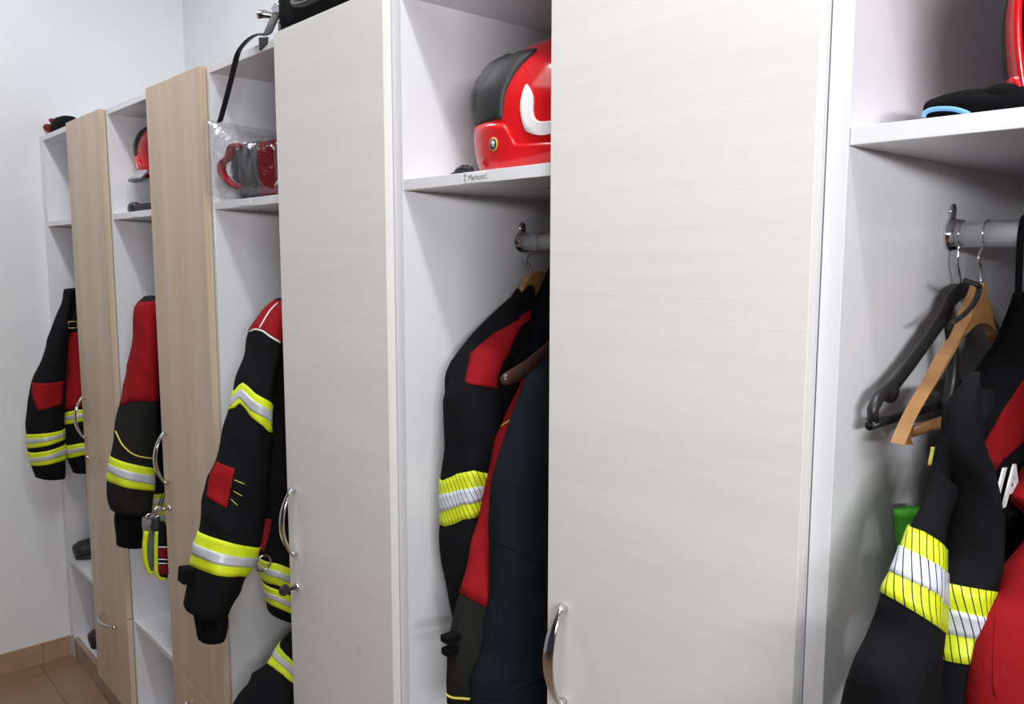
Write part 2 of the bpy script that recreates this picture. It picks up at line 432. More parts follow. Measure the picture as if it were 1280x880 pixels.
def secs_px(rows, X):
    """rows: (left pixel, right pixel, half thickness[, dx])"""
    out = []
    for r in rows:
        x = X+(r[3] if len(r) > 3 else 0); h = r[2]
        lp, rp = Vector(r[0]), Vector(r[1]); l0 = lp.copy(); D = (rp-lp).length; e = (rp-lp)/D
        fitR = onx(*rp, x).y < .5
        for _ in range(8):          # the rounded side shows beyond the mid plane: draw both edges in until the outline is the traced one
            L, R = onx(*lp, x), onx(*rp, x); c, w = (L+R)/2, (R-L)/2
            S = [(Vector(proj(c+w*math.cos(2*PI*k/24)+Vector((h*math.sin(2*PI*k/24), 0, 0))))-l0).dot(e) for k in range(24)]
            lp = lp-e*(.8*min(S))
            if fitR: rp = rp-e*(.8*(max(S)-D))
            if (rp-lp).dot(e) < .22*D:
                h *= .8; mid = (l0+e*D*.5); lp, rp = mid-e*.3*D, mid+e*.3*D
        a, b = onx(*lp, x), onx(*rp, x)
        if b.y > .52: b = Vector((x, .52, b.z+(a.z-b.z)*.5*(b.y-.52)/(b.y-a.y)))      # keep clear of the locker's back panel
        out.append((a, b, h))
    return out
def secs_yz(rows, X): return [(Vector((X+(r[5] if len(r) > 5 else 0), r[0], r[1])), Vector((X+(r[5] if len(r) > 5 else 0), r[2], r[3])), r[4]) for r in rows]

# ------------------------------------------------------------------ the room
XW, YB, YF, XR, ZC = -3.745, .575, -4.6, 3.6, 3.24
struct('floor', box(nb(), XW-.1, XR+.1, YF-.1, YB+.1, -.1, 0), M['floor_tile'])
struct('ceiling', box(nb(), XW-.1, XR+.1, YF-.1, YB+.1, ZC, ZC+.1), M['plaster'])
struct('wall_left', box(nb(), XW-.1, XW, YF, YB, 0, ZC), M['plaster'])
struct('wall_back', box(nb(), XW-.1, XR+.1, YB, YB+.1, 0, ZC), M['plaster'])
struct('wall_right', box(nb(), XR, XR+.1, YF, YB, 0, ZC), M['dark_plaster'])
struct('wall_front', box(nb(), XW-.1, XR+.1, YF-.1, YF, 0, ZC), M['dark_plaster'])
sk = nb(); y, wd = -.001, .105
while y > YF:
    box(sk, XW, XW+.009, max(YF, y-wd), y-.002, 0, .086); y -= wd; wd = .33
struct('baseboard_left', sk, M['skirting_tile'], .0015)

# ------------------------------------------------------------------ lockers
ZT, ZS, ST, ZL, ZB, DEP, TD = 2.10, 1.776, .0185, .434, .087, .545, .018
def handle_bm(x, z0, z1, y0, reach=.029, wide=.0105, thick=.0050, horizontal=None):
    bm = nb(); pts = []; rad = []
    n = 22
    for i in range(n+1):
        f = i/n; b = math.sin(PI*f)
        out = y0-.006-reach*b**.8
        w = .0028+(wide-.0028)*b**.7; h = .0024+(thick-.0024)*b**.6
        if horizontal is None: pts.append((x, out, z0+(z1-z0)*f))
        else: pts.append((z0+(z1-z0)*f, out, x))
        rad.append((h, w))
    # ra is measured towards the door, rb across the grip
    P = [Vector(p) for p in pts]; rings = []; m = 14
    for i, p in enumerate(P):
        t = (P[min(n, i+1)]-P[max(0, i-1)]).normalized(); side = Vector((1, 0, 0)) if horizontal is None else Vector((0, 0, 1))
        nr = t.cross(side).normalized(); h, w = rad[i]
        rings.append([bm.verts.new(p+nr*(h*math.cos(2*PI*k/m))+side*(w*math.sin(2*PI*k/m))) for k in range(m)])
    for A, B in zip(rings, rings[1:]):
        for k in range(m): bm.faces.new((A[k], A[(k+1) % m], B[(k+1) % m], B[k]))
    bm.faces.new(rings[0]); bm.faces.new(rings[-1])
    for p in (P[1], P[-2]): revolve(bm, [(0, .0055), (.001, .0058), (abs(y0-p.y), .005)], (p.x, p.y, p.z), (0, 1, 0), 14)
    return bm
def cabinet(xl, xi, xd, xr, xbody, wood, edge, label, key=None, hz=(.995, 1.150), door_label=None, lockz=None, full=True, rail=True):
    """xl body left, xi inner face of the left panel, xd left edge of the door, xr right edge of door, xbody right side of the carcass"""
    c = empty('locker_cabinet', (xl, 0, 0), label, 'locker', 'locker cabinets in one row')
    e = .0008
    b = nb()
    box(b, xl, xi, 0, DEP, 0, ZT-.0001)
    box(b, xd+.004, xd+.022, .001, DEP, ZB, ZT-.018)
    box(b, xbody-.018, xbody, .001, DEP, 0, ZT)
    box(b, xi, xbody-.018, 0.0003, DEP, ZT-.018, ZT)
    box(b, xi, xbody-.018, .019, DEP, ZB-.018, ZB)
    box(b, xl+.001, xbody-.001, DEP, DEP+.006, .02, ZT-.002)
    obj('body', b, M['laminate'], c, False, None, .0006)
    obj('plinth', box(nb(), xi+e, xbody-.019, .0005, .018, .001, ZB), M['plinth'], c, False)
    s = obj('shelf', box(nb(), xi+e, xd+.004-e, .0006, DEP-e, ZS-ST, ZS), M['edge'] if 0 else M['laminate'], c, False, None, .0008)
    obj('shelf', box(nb(), xi+e, xd+.004-e, .0006, DEP-e, ZL-.0185, ZL), M['laminate'], c, False, None, .0008)
    if rail:
        rl = obj('clothes_rail', revolve(nb(), [(0, .016), (xd+.002-xi-.002, .016)], (xi+.001, .28, 1.672), (1, 0, 0), 28), M['rail_metal'], c)
        for sx, xx in ((1, xi+.0005), (-1, xd+.0035)):
            br = nb()
            revolve(br, [(0, .021), (.003, .021), (.004, .0195), (.011, .0190), (.011, .0165)], (xx, .28, 1.672), (sx, 0, 0), 24)
            prism(br, [(.28+.0085*math.cos(a), 1.702+.0085*math.sin(a)) for a in [PI*k/10 for k in range(11)]]+[(.2715, 1.684), (.2885, 1.684)], 'x', xx, xx+sx*.003)
            obj('bracket', br, M['chrome'], rl)
    # doors: the tall one and the low one under it
    yf, yb = -TD, -.0008
    for nm, z0, z1 in (('door', ZL+.0015, ZT), ('drawer', ZB+.004, ZL-.0015)):
        d = obj(nm, box(nb(), xd, xr, yf, yb, z0, z1), [M[wood], M[edge]], c, False, None, .0012)
        for p in d.data.polygons:
            if abs(p.normal.y) < .5: p.material_index = 1
        if nm == 'door':
            obj('handle', handle_bm(xd+.037, hz[0], hz[1], yf), M['chrome'], d)
            if lockz:
                lx = xd+.036
                obj('lock', revolve(nb(), [(0, .0095), (.003, .0095), (.005, .008), (.006, .0075), (.006, .005), (.008, .005)], (lx, yf, lockz), (0, -1, 0), 20), M['chrome'], d)
                if key:
                    k = nb(); box(k, lx-.0011, lx+.0011, yf-.022, yf-.007, lockz-.004, lockz+.004)
                    revolve(k, [(-.003, .011), (-.002, .0125), (.002, .0125), (.003, .011)], (lx, yf-.032, lockz+.001), (1, 0, 0), 18)
                    box(k, lx-.0022, lx+.0022, yf-.03, yf-.021, lockz-.0065, lockz+.0065)
                    obj('key', k, M['dark_plastic'] if key == 'black' else M['chrome_dull'], d)
        else:
            xm = (xd+xr)/2
            obj('handle', handle_bm(z1-.062, xm-.076, xm+.076, yf, .026, .006, .004, True), M['chrome'], d)
    return c
c0 = cabinet(-3.7425, -3.699, -3.303, -2.9185, -2.9185, 'beige_wood', 'beige_wood', 'farthest locker, beige door, standing against the plaster end wall', None, (.995, 1.150), None, .925)
c1 = cabinet(-2.9165, -2.902, -2.502, -2.1270, -2.1270, 'beige_wood', 'beige_wood', 'second locker from the end wall, beige door with a steel key in its lock', 'steel', (.995, 1.150), None, .925)
c2 = cabinet(-2.1255, -2.112, -1.735, -1.3310, -1.3310, 'pale_wood', 'pale_edge', 'locker with narrow pale ash door and black key, red case on its shelf', 'black', (.995, 1.150), None, .925)
c3 = cabinet(-1.3290, -1.303, -.922, -.5315, -.5315, 'pale_wood', 'pale_edge', 'locker with the broadest pale ash door, white-marked red helmet on its shelf', None, (.995, 1.150), None, .925)
c4 = cabinet(-.5290, -.5055, -.118, .275, .275, 'pale_wood', 'pale_edge', 'nearest locker at the right edge, holding bare hangers and black gloves', None, (.995, 1.150), None, .925)
# paper name strip on the shelf front
def text_mesh(body, size, xdir, up, pos, depth=.0002, align='LEFT', fat=0, sx=1):
    cu = bpy.data.curves.new('lettering', 'FONT'); cu.body = body; cu.size = size; cu.extrude = depth; cu.align_x = align; cu.offset = fat
    o = bpy.data.objects.new('lettering', cu); COL.objects.link(o); bpy.context.view_layer.update()
    dg = bpy.context.evaluated_depsgraph_get(); me = bpy.data.meshes.new_from_object(o.evaluated_get(dg))
    bpy.data.objects.remove(o); bpy.data.curves.remove(cu)
    xd, up = Vector(xdir).normalized(), Vector(up).normalized(); n = xd.cross(up)
    me.transform(Matrix.Diagonal((sx, 1, 1, 1)))
    me.transform(Matrix(((xd.x, up.x, n.x, pos[0]), (xd.y, up.y, n.y, pos[1]), (xd.z, up.z, n.z, pos[2]), (0, 0, 0, 1)))); return me
p0 = ony(577, 218, 0); p1 = ony(607, 214, 0)
lab = obj('name_strip', box(nb(), p0.x, p1.x, -.0003, .0005, ZS-ST+.002, ZS-.002), M['paper'], c3, False)
link_mesh('lettering', text_mesh('Ž Markotić', .0125, (1, 0, 0), (0, 0, 1), (ony(579.5, 218, 0).x, -.0006, ZS-ST+.0052)), M['ink'], lab, False)
pa = ony(167, 268, 0)
obj('name_strip', box(nb(), pa.x-.03, pa.x+.03, -.0003, .0005, ZS-ST+.003, ZS-.003), M['paper'], c1, False)
pb = ony(305, 249, 0)
obj('name_strip', box(nb(), pb.x-.035, pb.x+.035, -.0003, .0005, ZS-ST+.003, ZS-.003), M['paper'], c2, False)

# ------------------------------------------------------------------ hangers
def wire_hook(x, zneck, r=.0165, yn=.28, tilt=0):
    """steel wire: from the neck up in front of the rail, over the top and down behind"""
    pts = [(x, yn, zneck-.012), (x, yn, zneck+.010)]
    zc = 1.672
    arc = [math.radians(d) for d in range(-140, 101, 16)]
    pts.append((x+tilt*.3, yn-(.012 if zneck < zc-.04 else .005), (zneck+.01+zc-r)/2))
    for a in arc: pts.append((x+tilt, .28+r*math.sin(a), zc+r*math.cos(a)))
    return tube(nb(), smooth_pts(pts, 3), .0016, 8)
def arm_bar(pts, hw, hh, X, n=12):
    """bar along (y,z) points in the plane x = X; hh half height list, hw half thickness"""
    return tube(nb(), [(p[2] if len(p) > 2 else X, p[0], p[1]) for p in pts], [((b, hw) if not isinstance(hw, list) else (b, hw[i])) for i, b in enumerate(hh)], n)

# wooden hanger in the nearest locker
XH = -.452
t = empty('wooden_hanger', (XH, .28, 1.672), 'light varnished wooden hanger with a bottom dowel, empty beside black jacket', 'hanger')
zn = onx(1222, 352, XH).z
hf = .0075
tp = [onx(u, v, XH-hf) for u, v in ((1124, 553), (1121, 545), (1124, 527), (1140, 499), (1167, 454), (1190, 414), (1200, 385), (1210, 365))]
bt = [onx(u, v, XH+hf) for u, v in ((1131, 556), (1136, 543), (1150, 513), (1173, 473), (1193, 436))]
yc_ = onx(1222, 353, XH).y; zc_ = onx(1222, 353, XH).z; zi = onx(1222, 404, XH+hf).z
T_ = [(p.y, p.z) for p in tp]; B_2 = [(p.y, p.z) for p in bt]
mir = lambda L: [(2*yc_-a_, b_) for a_, b_ in reversed(L)]
up_ = smooth_pts([Vector((a_, b_, 0)) for a_, b_ in T_+[(yc_, zc_)]+mir(T_)], 4); lo_ = smooth_pts([Vector((a_, b_, 0)) for a_, b_ in B_2+[(yc_, zi)]+mir(B_2)], 4)
bmh = ribbon(nb(), [(p.x, p.y) for p in up_], [(p.x, p.y) for p in lo_], XH-hf, XH+hf)
obj('arms', bmh, M['hanger_wood'], t, False, None, .002)
obj('hook', wire_hook(XH-.010, zn+.004, .0165, .268), M['chrome'], t)
d0 = onx(1139, 540, XH); obj('dowel', tube(nb(), [(XH, d0.y, d0.z), (XH, 2*yc_-d0.y, d0.z)], .006, 14), M['hanger_wood'], t)
# black plastic hanger behind it
XB = -.482
t = empty('plastic_hanger', (XB, .28, 1.672), 'black plastic hanger with a bottom bar, empty, nearest the white side panel', 'hanger')
A = lambda u, v: (lambda p: (p.y, p.z))(onx(u, v, XB))
arm = [A(1205, 362), A(1197, 366), A(1188, 376), A(1181, 394), A(1160, 424), A(1138, 455), A(1120, 478), A(1112, 486), A(1098, 497), A(1091, 512), A(1091, 527)]
hh = [.010, .011, .011, .010, .0085, .008, .0085, .009, .0075, .007, .006]
yc = .28
arm2 = [(2*yc-p[0], p[1]) for p in arm]
bm = arm_bar(smooth_pts([Vector((0, *p)) for p in arm], 1) and arm, .006, hh, XB); tmp = arm_bar(arm2, .006, hh, XB)
me_ = bpy.data.meshes.new('t'); tmp.to_mesh(me_); bm.from_mesh(me_); tmp.free()
tube(bm, [(XB, arm[0][0], arm[0][1]), (XB, arm2[0][0], arm2[0][1])], (.010, .006), 12)
obj('arms', bm, M['dark_plastic'], t, True)
z0 = arm[-1][1]
obj('bar', tube(nb(), smooth_pts([(XB, arm[-1][0], z0+.006), (XB, arm[-1][0]+.008, z0-.003), (XB, arm[-1][0]+.03, z0-.003), (XB, arm2[-1][0]-.03, z0-.003), (XB, arm2[-1][0]-.008, z0-.003), (XB, arm2[-1][0], z0+.006)], 3), (.0055, .005), 12), M['dark_plastic'], t)
for q, mid in ((arm[7], 0), (arm2[7], 0)): 
    kn = nb(); bmesh.ops.create_uvsphere(kn, u_segments=14, v_segments=8, radius=.0125, matrix=Matrix.Translation((XB, q[0]+(.002 if q is arm[7] else -.002), q[1]-.004)) @ Matrix.Diagonal((.7, 1, 1, 1)))
    obj('strap_notch', kn, M['dark_plastic'], t)
obj('hook', wire_hook(XB-.008, arm[0][1]+.004, .0165, .28), M['chrome'], t)
# black strap over the neck of the wooden hanger
xs = XH+.0125
sp = [onx(u, v, xs) for u, v in ((1219, 355), (1223, 357), (1223.5, 364), (1218, 378), (1207, 391), (1196, 400), (1189, 404))]
sp = [sp[0]+Vector((-.012, 0, .004))]+sp
tag(obj('strap', tube(nb(), smooth_pts(sp, 4), (.0028, .0042), 10), M['rubber'], None, True, sp[0]), 'black strap looped over the neck of the light wooden hanger', 'strap')
dk = nb(); q = [onx(u, v, -.468) for u, v in ((1188, 406), (1191, 440), (1190, 470), (1187, 490), (1183, 510))]
tube(dk, smooth_pts(q, 4), (.006, .007), 10)
bmesh.ops.create_uvsphere(dk, u_segments=14, v_segments=10, radius=.009, matrix=Matrix.Translation(onx(1194, 480, -.468)))
tag(obj('trouser_clip', dk, M['dark_plastic'], None, True, q[0]), 'black plastic clip dangling behind the light wooden hanger', 'clip')

# ------------------------------------------------------------------ jackets
def loop_to_rail(x, y, z, parent):
    obj('hanging_loop', tube(nb(), smooth_pts([(x, y-.01, z), (x, .262, 1.66), (x, .268, 1.688), (x, .28, 1.6925), (x, .292, 1.688), (x, .298, 1.66), (x, y+.02, z)], 4), (.002, .004), 8), M['black_cloth'], parent)

# ---- farthest locker
X = -3.50
j = empty('firefighter_jacket', (X, .28, .8), 'black jacket with red elbow patch, two thin yellow sleeve bands, in the farthest locker', 'jacket', 'firefighter jackets hanging in the lockers')
body = Surf(secs_px([((88, 362), (125, 352), .03), ((84, 400), (150, 392), .07), ((81, 440), (158, 436), .08), ((80, 500), (158, 497), .085), ((82, 560), (160, 553), .085), ((90, 590), (165, 583), .08)], X-.02), 2.6, .008, 8, .004, 5, 1)
obj('body', body.mesh(40, 44), M['black_cloth'], j)
obj('chest_panel', patch(body, band_fn(body, [(84, 418), (100, 414)]), band_fn(body, [(79, 514), (98, 509)]), body.c-1.3, body.c+1.45, .0015, 30, 14), M['red_cloth'], j)
band(body, lerp_edges([(80, 516), (98, 512)], [(81, 531), (102, 527)]), j, ('neon', 'silver'))
band(body, lerp_edges([(84, 557), (101, 554)], [(86, 573), (104, 569)]), j, ('neon', 'silver'))
slv = Surf(secs_px([((80, 362), (93, 360), .03), ((72, 390), (90, 384), .05), ((60, 426), (84, 420), .06), ((50, 455), (82, 452), .062), ((41, 480), (81, 478), .062), ((34, 516), (79, 510), .062), ((34, 540), (79, 536), .062), ((40, 574), (81, 560), .06), ((43, 590), (81, 582), .058), ((46, 597), (79, 597), .05)], X), 2.2, .007, 9, .003, 4, 2)
obj('sleeve', slv.mesh(44, 36), M['black_cloth'], j)
obj('elbow_patch', quad_on(slv, [(42, 478), (80, 476), (77, 505), (48, 513)], .0015), M['red_cloth'], j)
band(slv, lerp_edges([(35, 542), (55, 542), (78, 535)], [(39, 559), (60, 557), (79, 550)]), j, ('neon', 'silver'))
band(slv, lerp_edges([(40, 566), (58, 564), (80, 555)], [(42, 579), (58, 581), (81, 574)]), j, ('neon', 'silver'))
bk = onx(91, 406, X+.07); obj('buckle', tube(nb(), [bk+Vector((0, .014*a, .012*b)) for a, b in ((-1, -1), (1, -1), (1, 1), (-1, 1))], .0022, 8, True), M['gold'], j)
loop_to_rail(X-.02, .28, body.pt(0.02, PI/2).z-.01, j)

# ---- second locker
X = -2.70
j = empty('firefighter_jacket', (X, .28, .8), 'jacket with red upper sleeve, black lower sleeve and one wide yellow band', 'jacket', 'firefighter jackets hanging in the lockers')
body = Surf(secs_px([((187, 372), (240, 362), .03), ((184, 410), (262, 400), .07), ((184, 480), (270, 472), .08), ((188, 560), (275, 550), .08), ((192, 620), (280, 612), .08), ((194, 668), (284, 660), .075)], X-.05), 2.6, .008, 8, .004, 5, 3)
obj('body', body.mesh(40, 44), M['black_cloth'], j)
band(body, lerp_edges([(194, 618), (206, 616)], [(195, 636), (208, 634)]), j, ('neon', 'silver'))
band(body, lerp_edges([(194, 640), (206, 638)], [(195, 657), (208, 655)]), j, ('neon', 'silver'))
slv = Surf(secs_px([((181, 371), (196, 369), .025), ((171, 382), (200, 378), .05), ((167, 422), (197, 420), .062), ((160, 466), (195, 462), .065), ((152, 506), (194, 502), .066), ((144, 540), (194, 540), .066), ((140, 574), (193, 582), .066), ((136, 600), (190, 612), .064), ((135, 626), (187, 634), .06), ((139, 639), (184, 642), .055)], X), 2.2, .007, 9, .003, 4, 4)
obj('sleeve', slv.mesh(44, 36), M['charcoal_cloth'], j)
obj('upper_sleeve_panel', patch(slv, lambda th: .02, band_fn(slv, [(154, 507), (162, 502), (180, 501), (194, 502)]), slv.c-2.0, slv.c+2.0, .0018, 40, 16), M['red_cloth'], j)
obj('piping', line_on(slv, [(145, 539), (155, 558), (172, 570), (193, 573)], .0022), M['yellow_piping'], j)
band(slv, lerp_edges([(141, 569), (165, 580), (193, 585)], [(137, 600), (160, 610), (189, 613)], .32, .68), j, ('neon', 'silver'))
cf = Surf(secs_px([((145, 638), (179, 640), .038), ((143, 650), (177, 650), .04), ((145, 668), (178, 668), .038), ((146, 682), (178, 683), .036)], X), 2.2, .003, 12, .0015, 14, 5)
obj('knit_cuff', cf.mesh(14, 56), M['knit'], j)
loop_to_rail(X-.05, .28, body.pt(0.02, PI/2).z-.01, j)

# ---- third locker (pale narrow door): the large sleeve
X = -1.90
j = empty('firefighter_jacket', (X, .28, .8), 'black jacket with red shoulder, white piping and long sleeve banded twice in yellow', 'jacket', 'firefighter jackets hanging in the lockers')
body = Surf(secs_px([((340, 385), (430, 368), .03), ((330, 430), (460, 410), .075), ((327, 520), (470, 500), .085), ((324, 610), (475, 590), .085), ((326, 690), (478, 705), .085), ((331, 735), (480, 755), .085), ((336, 766), (482, 800), .08)], X-.06), 2.8, .008, 8, .005, 5, 6)
obj('body', body.mesh(44, 48), M['black_cloth'], j)
band(body, lerp_edges([(328, 700), (346, 704), (364, 711)], [(330, 724), (347, 731), (366, 740)]), j, ('neon', 'silver'))
band(body, lerp_edges([(331, 730), (347, 737), (366, 746)], [(333, 749), (346, 759), (366, 768)]), j, ('neon', 'silver'))
slv = Surf(secs_px([((346, 376), (362, 372), .03), ((328, 392), (358, 384), .055), ((313, 413), (352, 410), .066), ((306, 446), (348, 446), .07), ((296, 484), (343, 490), .072), ((286, 520), (338, 530), .072), ((271, 577), (336, 590), .074), ((257, 620), (330, 640), .074), ((247, 672), (319, 686), .072), ((239, 706), (302, 722), .070), ((229, 757), (286, 764), .062), ((233, 765), (283, 769), .055)], X), 2.2, .007, 9, .003, 4, 7)
obj('sleeve', slv.mesh(60, 44), M['black_cloth'], j)
obj('shoulder_panel', patch(slv, lambda th: .0, band_fn(slv, [(313, 414), (322, 412), (336, 419), (350, 428)]), slv.c-1.9, slv.c+1.9, .0018, 34, 10), M['red_cloth'], j)
obj('piping', line_on(slv, [(313, 414), (322, 412), (336, 419), (350, 428)], .0024), M['white_piping'], j)
obj('piping', line_on(slv, [(325, 410), (335, 393), (349, 379)], .0024), M['white_piping'], j)
band(slv, [[(294, 489), (299, 482), (303, 478), (318, 491), (341, 508)], [(292, 497), (297, 491), (302, 486), (316, 499), (340, 518)], [(289, 508), (294, 502), (300, 496), (313, 512), (338, 530)], [(287, 517), (293, 510), (300, 503), (314, 521), (336, 540)]], j, ('neon', 'silver'))
band(slv, [[(249, 665), (280, 676), (317, 684)], [(245, 680), (278, 692), (310, 697)], [(241, 692), (270, 705), (304, 708)], [(238, 706), (270, 719), (298, 720)]], j, ('neon', 'silver'))
obj('elbow_patch', quad_on(slv, [(271, 577), (294, 586), (283, 635), (258, 621)], .0018), M['red_cloth'], j)
stc = nb()
for a, b in (((293, 600), (306, 605)), ((292, 614), (303, 620)), ((289, 624), (297, 632))): 
    l = line_on(slv, [a, b], .0008, 4); m_ = bpy.data.meshes.new('t'); l.to_mesh(m_); stc.from_mesh(m_); l.free()
obj('stitching', stc, M['yellow_piping'], j)
cf = Surf(secs_px([((243, 764), (284, 768), .04), ((244, 775), (284, 776), .042), ((247, 792), (281, 790), .04), ((249, 801), (279, 795), .037)], X), 2.2, .004, 12, .0015, 14, 8)
obj('knit_cuff', cf.mesh(14, 56), M['knit'], j)
q = [onx(u, v, X-.0) for u, v in ((240, 708), (226, 710), (225, 729), (238, 727))]
obj('cuff_tab', prism(nb(), [(p.y, p.z) for p in q], 'x', X-.018, X+.018), M['knit'], j, False, None, .003)
q = [onx(u, v, X+.035) for u, v in ((332, 648), (339, 649), (336, 668), (329, 690), (324, 684))]
obj('pull_tag', prism(nb(), [(p.y, p.z) for p in q], 'x', X+.033, X+.039), M['dark_red_cloth'], j, False, None, .002)
rc = onx(329, 704, X+.04); obj('ring', tube(nb(), [rc+Vector((.006*math.sin(a), .019*math.cos(a), .021*math.sin(a))) for a in [2*PI*k/24 for k in range(24)]], .0026, 8, True), M['chrome'], j)
loop_to_rail(X-.06, .28, body.pt(0.02, PI/2).z-.01, j)

# folded trousers on the low shelf of the third locker
X = -1.88
s = Surf(secs_px([((372, 795), (420, 770), .05), ((352, 818), (430, 800), .085), ((335, 836), (436, 850), .095), ((315, 856), (440, 900), .10), ((296, 878), (440, 955), .10), ((284, 905), (430, 1000), .10)], X), 2.4, .01, 8, .005, 5, 9)
zmin = min(v.co.z for v in s.mesh(20, 20).verts)
tr = empty('firefighter_trousers', (X, .1, ZL), 'black folded trousers with yellow and silver band, heaped at locker bottom', 'trousers')
bmT = s.mesh(40, 40)
for v in bmT.verts: v.co.z = max(v.co.z, ZL+.001)
obj('leg', bmT, M['black_cloth'], tr)
band(s, [[(352, 812), (362, 822), (374, 834)], [(349, 818), (360, 827), (374, 838)], [(345, 824), (358, 835), (374, 850)], [(338, 832), (354, 843), (374, 858)]], tr, ('neon', 'silver'))

# ---- fourth locker: two garments
X = -1.238
j = empty('fleece_jacket', (X, .28, .8), 'black jacket with red shoulder patch and hatched yellow sleeve band, on light wooden hanger', 'jacket', 'jackets in the locker under the white-marked helmet')
def P(u, v, dx=0): return onx(u, v, X+dx)
body = Surf([(P(640, 372), Vector((X, .42, P(640, 372).z-.005)), .022), (P(612, 402), Vector((X, .46, P(612, 402).z-.01)), .04), (P(585, 430), Vector((X, .5, P(585, 440).z-.02)), .048), (P(566, 462), Vector((X, .52, P(566, 462).z)), .05),
             (P(562, 520), Vector((X, .52, 1.33)), .05), (P(562, 600), Vector((X, .52, 1.2)), .05), (P(564, 700), Vector((X, .52, 1.05)), .05), (P(568, 790), Vector((X, .52, .92)), .048)], 2.8, .006, 9, .003, 5, 10)
obj('body', body.mesh(44, 48), M['black_cloth'], j)
slv = Surf(secs_px([((622, 404), (668, 380), .02, .01), ((600, 428), (662, 398), .03, .015), ((578, 452), (650, 425), .038, .02), ((561, 482), (632, 462), .042, .022), ((557, 510), (628, 500), .044, .022), ((555, 560), (622, 556), .045, .024), ((554, 600), (614, 596), .046, .024), ((555, 656), (608, 650), .046, .024), ((557, 725), (606, 724), .045, .024), ((564, 778), (604, 780), .042, .024)], X), 2.2, .006, 9, .003, 4, 11)
obj('sleeve', slv.mesh(56, 44), M['black_cloth'], j)
back = Surf(secs_px([((640, 372), (655, 366), .012, -.02), ((600, 412), (640, 396), .02, -.024), ((572, 446), (610, 432), .022, -.026), ((556, 470), (592, 462), .022, -.026), ((557, 486), (588, 490), .02, -.026), ((572, 497), (590, 500), .012, -.024)], X), 2.2, .004, 10, 0, 4, 12)
obj('rear_shoulder', back.mesh(24, 30), M['black_cloth'], j)
obj('shoulder_patch', poly_on(slv, [(591, 436), (618, 414), (642, 397), (664, 385), (666, 395), (652, 407), (640, 430), (629, 454), (622, 486), (600, 482), (582, 478), (586, 455)], .002, 3), M['red_cloth'], j)
band(slv, [[(554, 601), (572, 592), (592, 588), (614, 594)], [(555, 621), (575, 612), (598, 607), (612, 611)], [(556, 640), (578, 630), (603, 624), (610, 628)], [(557, 658), (580, 649), (604, 641), (609, 645)]], j, ('neon_hatch', 'silver_hatch'))
cl = Surf(secs_px([((649, 358), (664, 352), .012, .0), ((640, 370), (668, 362), .018, .002), ((634, 382), (668, 384), .02, .004)], X), 2.2, .003, 10, 0, 4, 13)
obj('collar', cl.mesh(14, 26), M['black_cloth'], j)
cl = Surf(secs_px([((690, 332), (716, 326), .02, .03), ((681, 352), (720, 345), .032, .034), ((672, 374), (722, 372), .038, .036), ((661, 404), (722, 404), .04, .036), ((648, 440), (720, 440), .035, .034)], X), 2.4, .004, 10, 0, 4, 14)
obj('hood', cl.mesh(22, 34), M['navy_cloth'], j)
# its light wooden hanger
XHc = X+.004
t = empty('wooden_hanger', (XHc, .28, 1.672), 'light wooden hanger holding the black jacket with red shoulder patch', 'hanger')
zn = onx(668, 340, XHc).z; yn = onx(668, 342, XHc).y
ar = smooth_pts([Vector((XHc, yn-.070, zn-.085)), Vector((XHc, yn-.045, zn-.045)), Vector((XHc, yn-.020, zn-.012)), Vector((XHc, yn+.006, zn+.0)), Vector((XHc, yn+.03, zn-.008)), Vector((XHc, yn+.09, zn-.04)), Vector((XHc, yn+.19, zn-.11))], 5)
N_ = len(ar)
bm = ribbon(nb(), [(p.y, p.z+.002) for p in ar], [(p.y, p.z-.040+.016*abs(i-N_/2)/N_*2) for i, p in enumerate(ar)], XHc-.008, XHc+.008)
obj('arms', bm, M['hanger_wood'], t, False, None, .002)
obj('hook', wire_hook(XHc-.012, zn, .0165, yn), M['chrome'], t)

X = -1.10
j = empty('work_jacket', (X, .28, .8), 'dark navy jacket with long red strip and charcoal lower sleeve, on dark brown hanger', 'jacket', 'jackets in the locker under the white-marked helmet')
redS = Surf(secs_px([((684, 440), (720, 436), .02), ((660, 468), (700, 462), .028), ((643, 504), (672, 500), .033), ((624, 550), (660, 546), .036), ((612, 600), (650, 600), .038), ((600, 654), (648, 656), .04), ((588, 694), (646, 700), .04), ((576, 744), (640, 764), .04), ((563, 795), (632, 808), .04), ((558, 845), (618, 855), .038), ((559, 884), (606, 890), .036)], X-.03), 2.2, .005, 9, .002, 4, 15)
obj('sleeve', redS.mesh(56, 40), M['charcoal_cloth'], j)
obj('red_strip', patch(redS, lambda th: 0, band_fn(redS, [(576, 742), (597, 753), (618, 764), (640, 774)]), redS.c-2.0, redS.c+2.0, .0016, 40, 24), M['red_cloth'], j)
obj('piping', line_on(redS, [(558, 866), (565, 871), (574, 873), (594, 874)], .0020), M['yellow_piping'], j)
nR = lambda y, z: tuple(proj((X+.025, y, z)))
for u, v in ((557, 799), (558, 815)):
    q = onx(u, v, X-.03); obj('cuff_tab', box(nb(), q.x-.010, q.x+.010, q.y-.004, q.y+.035, q.z-.006, q.z+.006), M['knit'], j, False, None, .002)
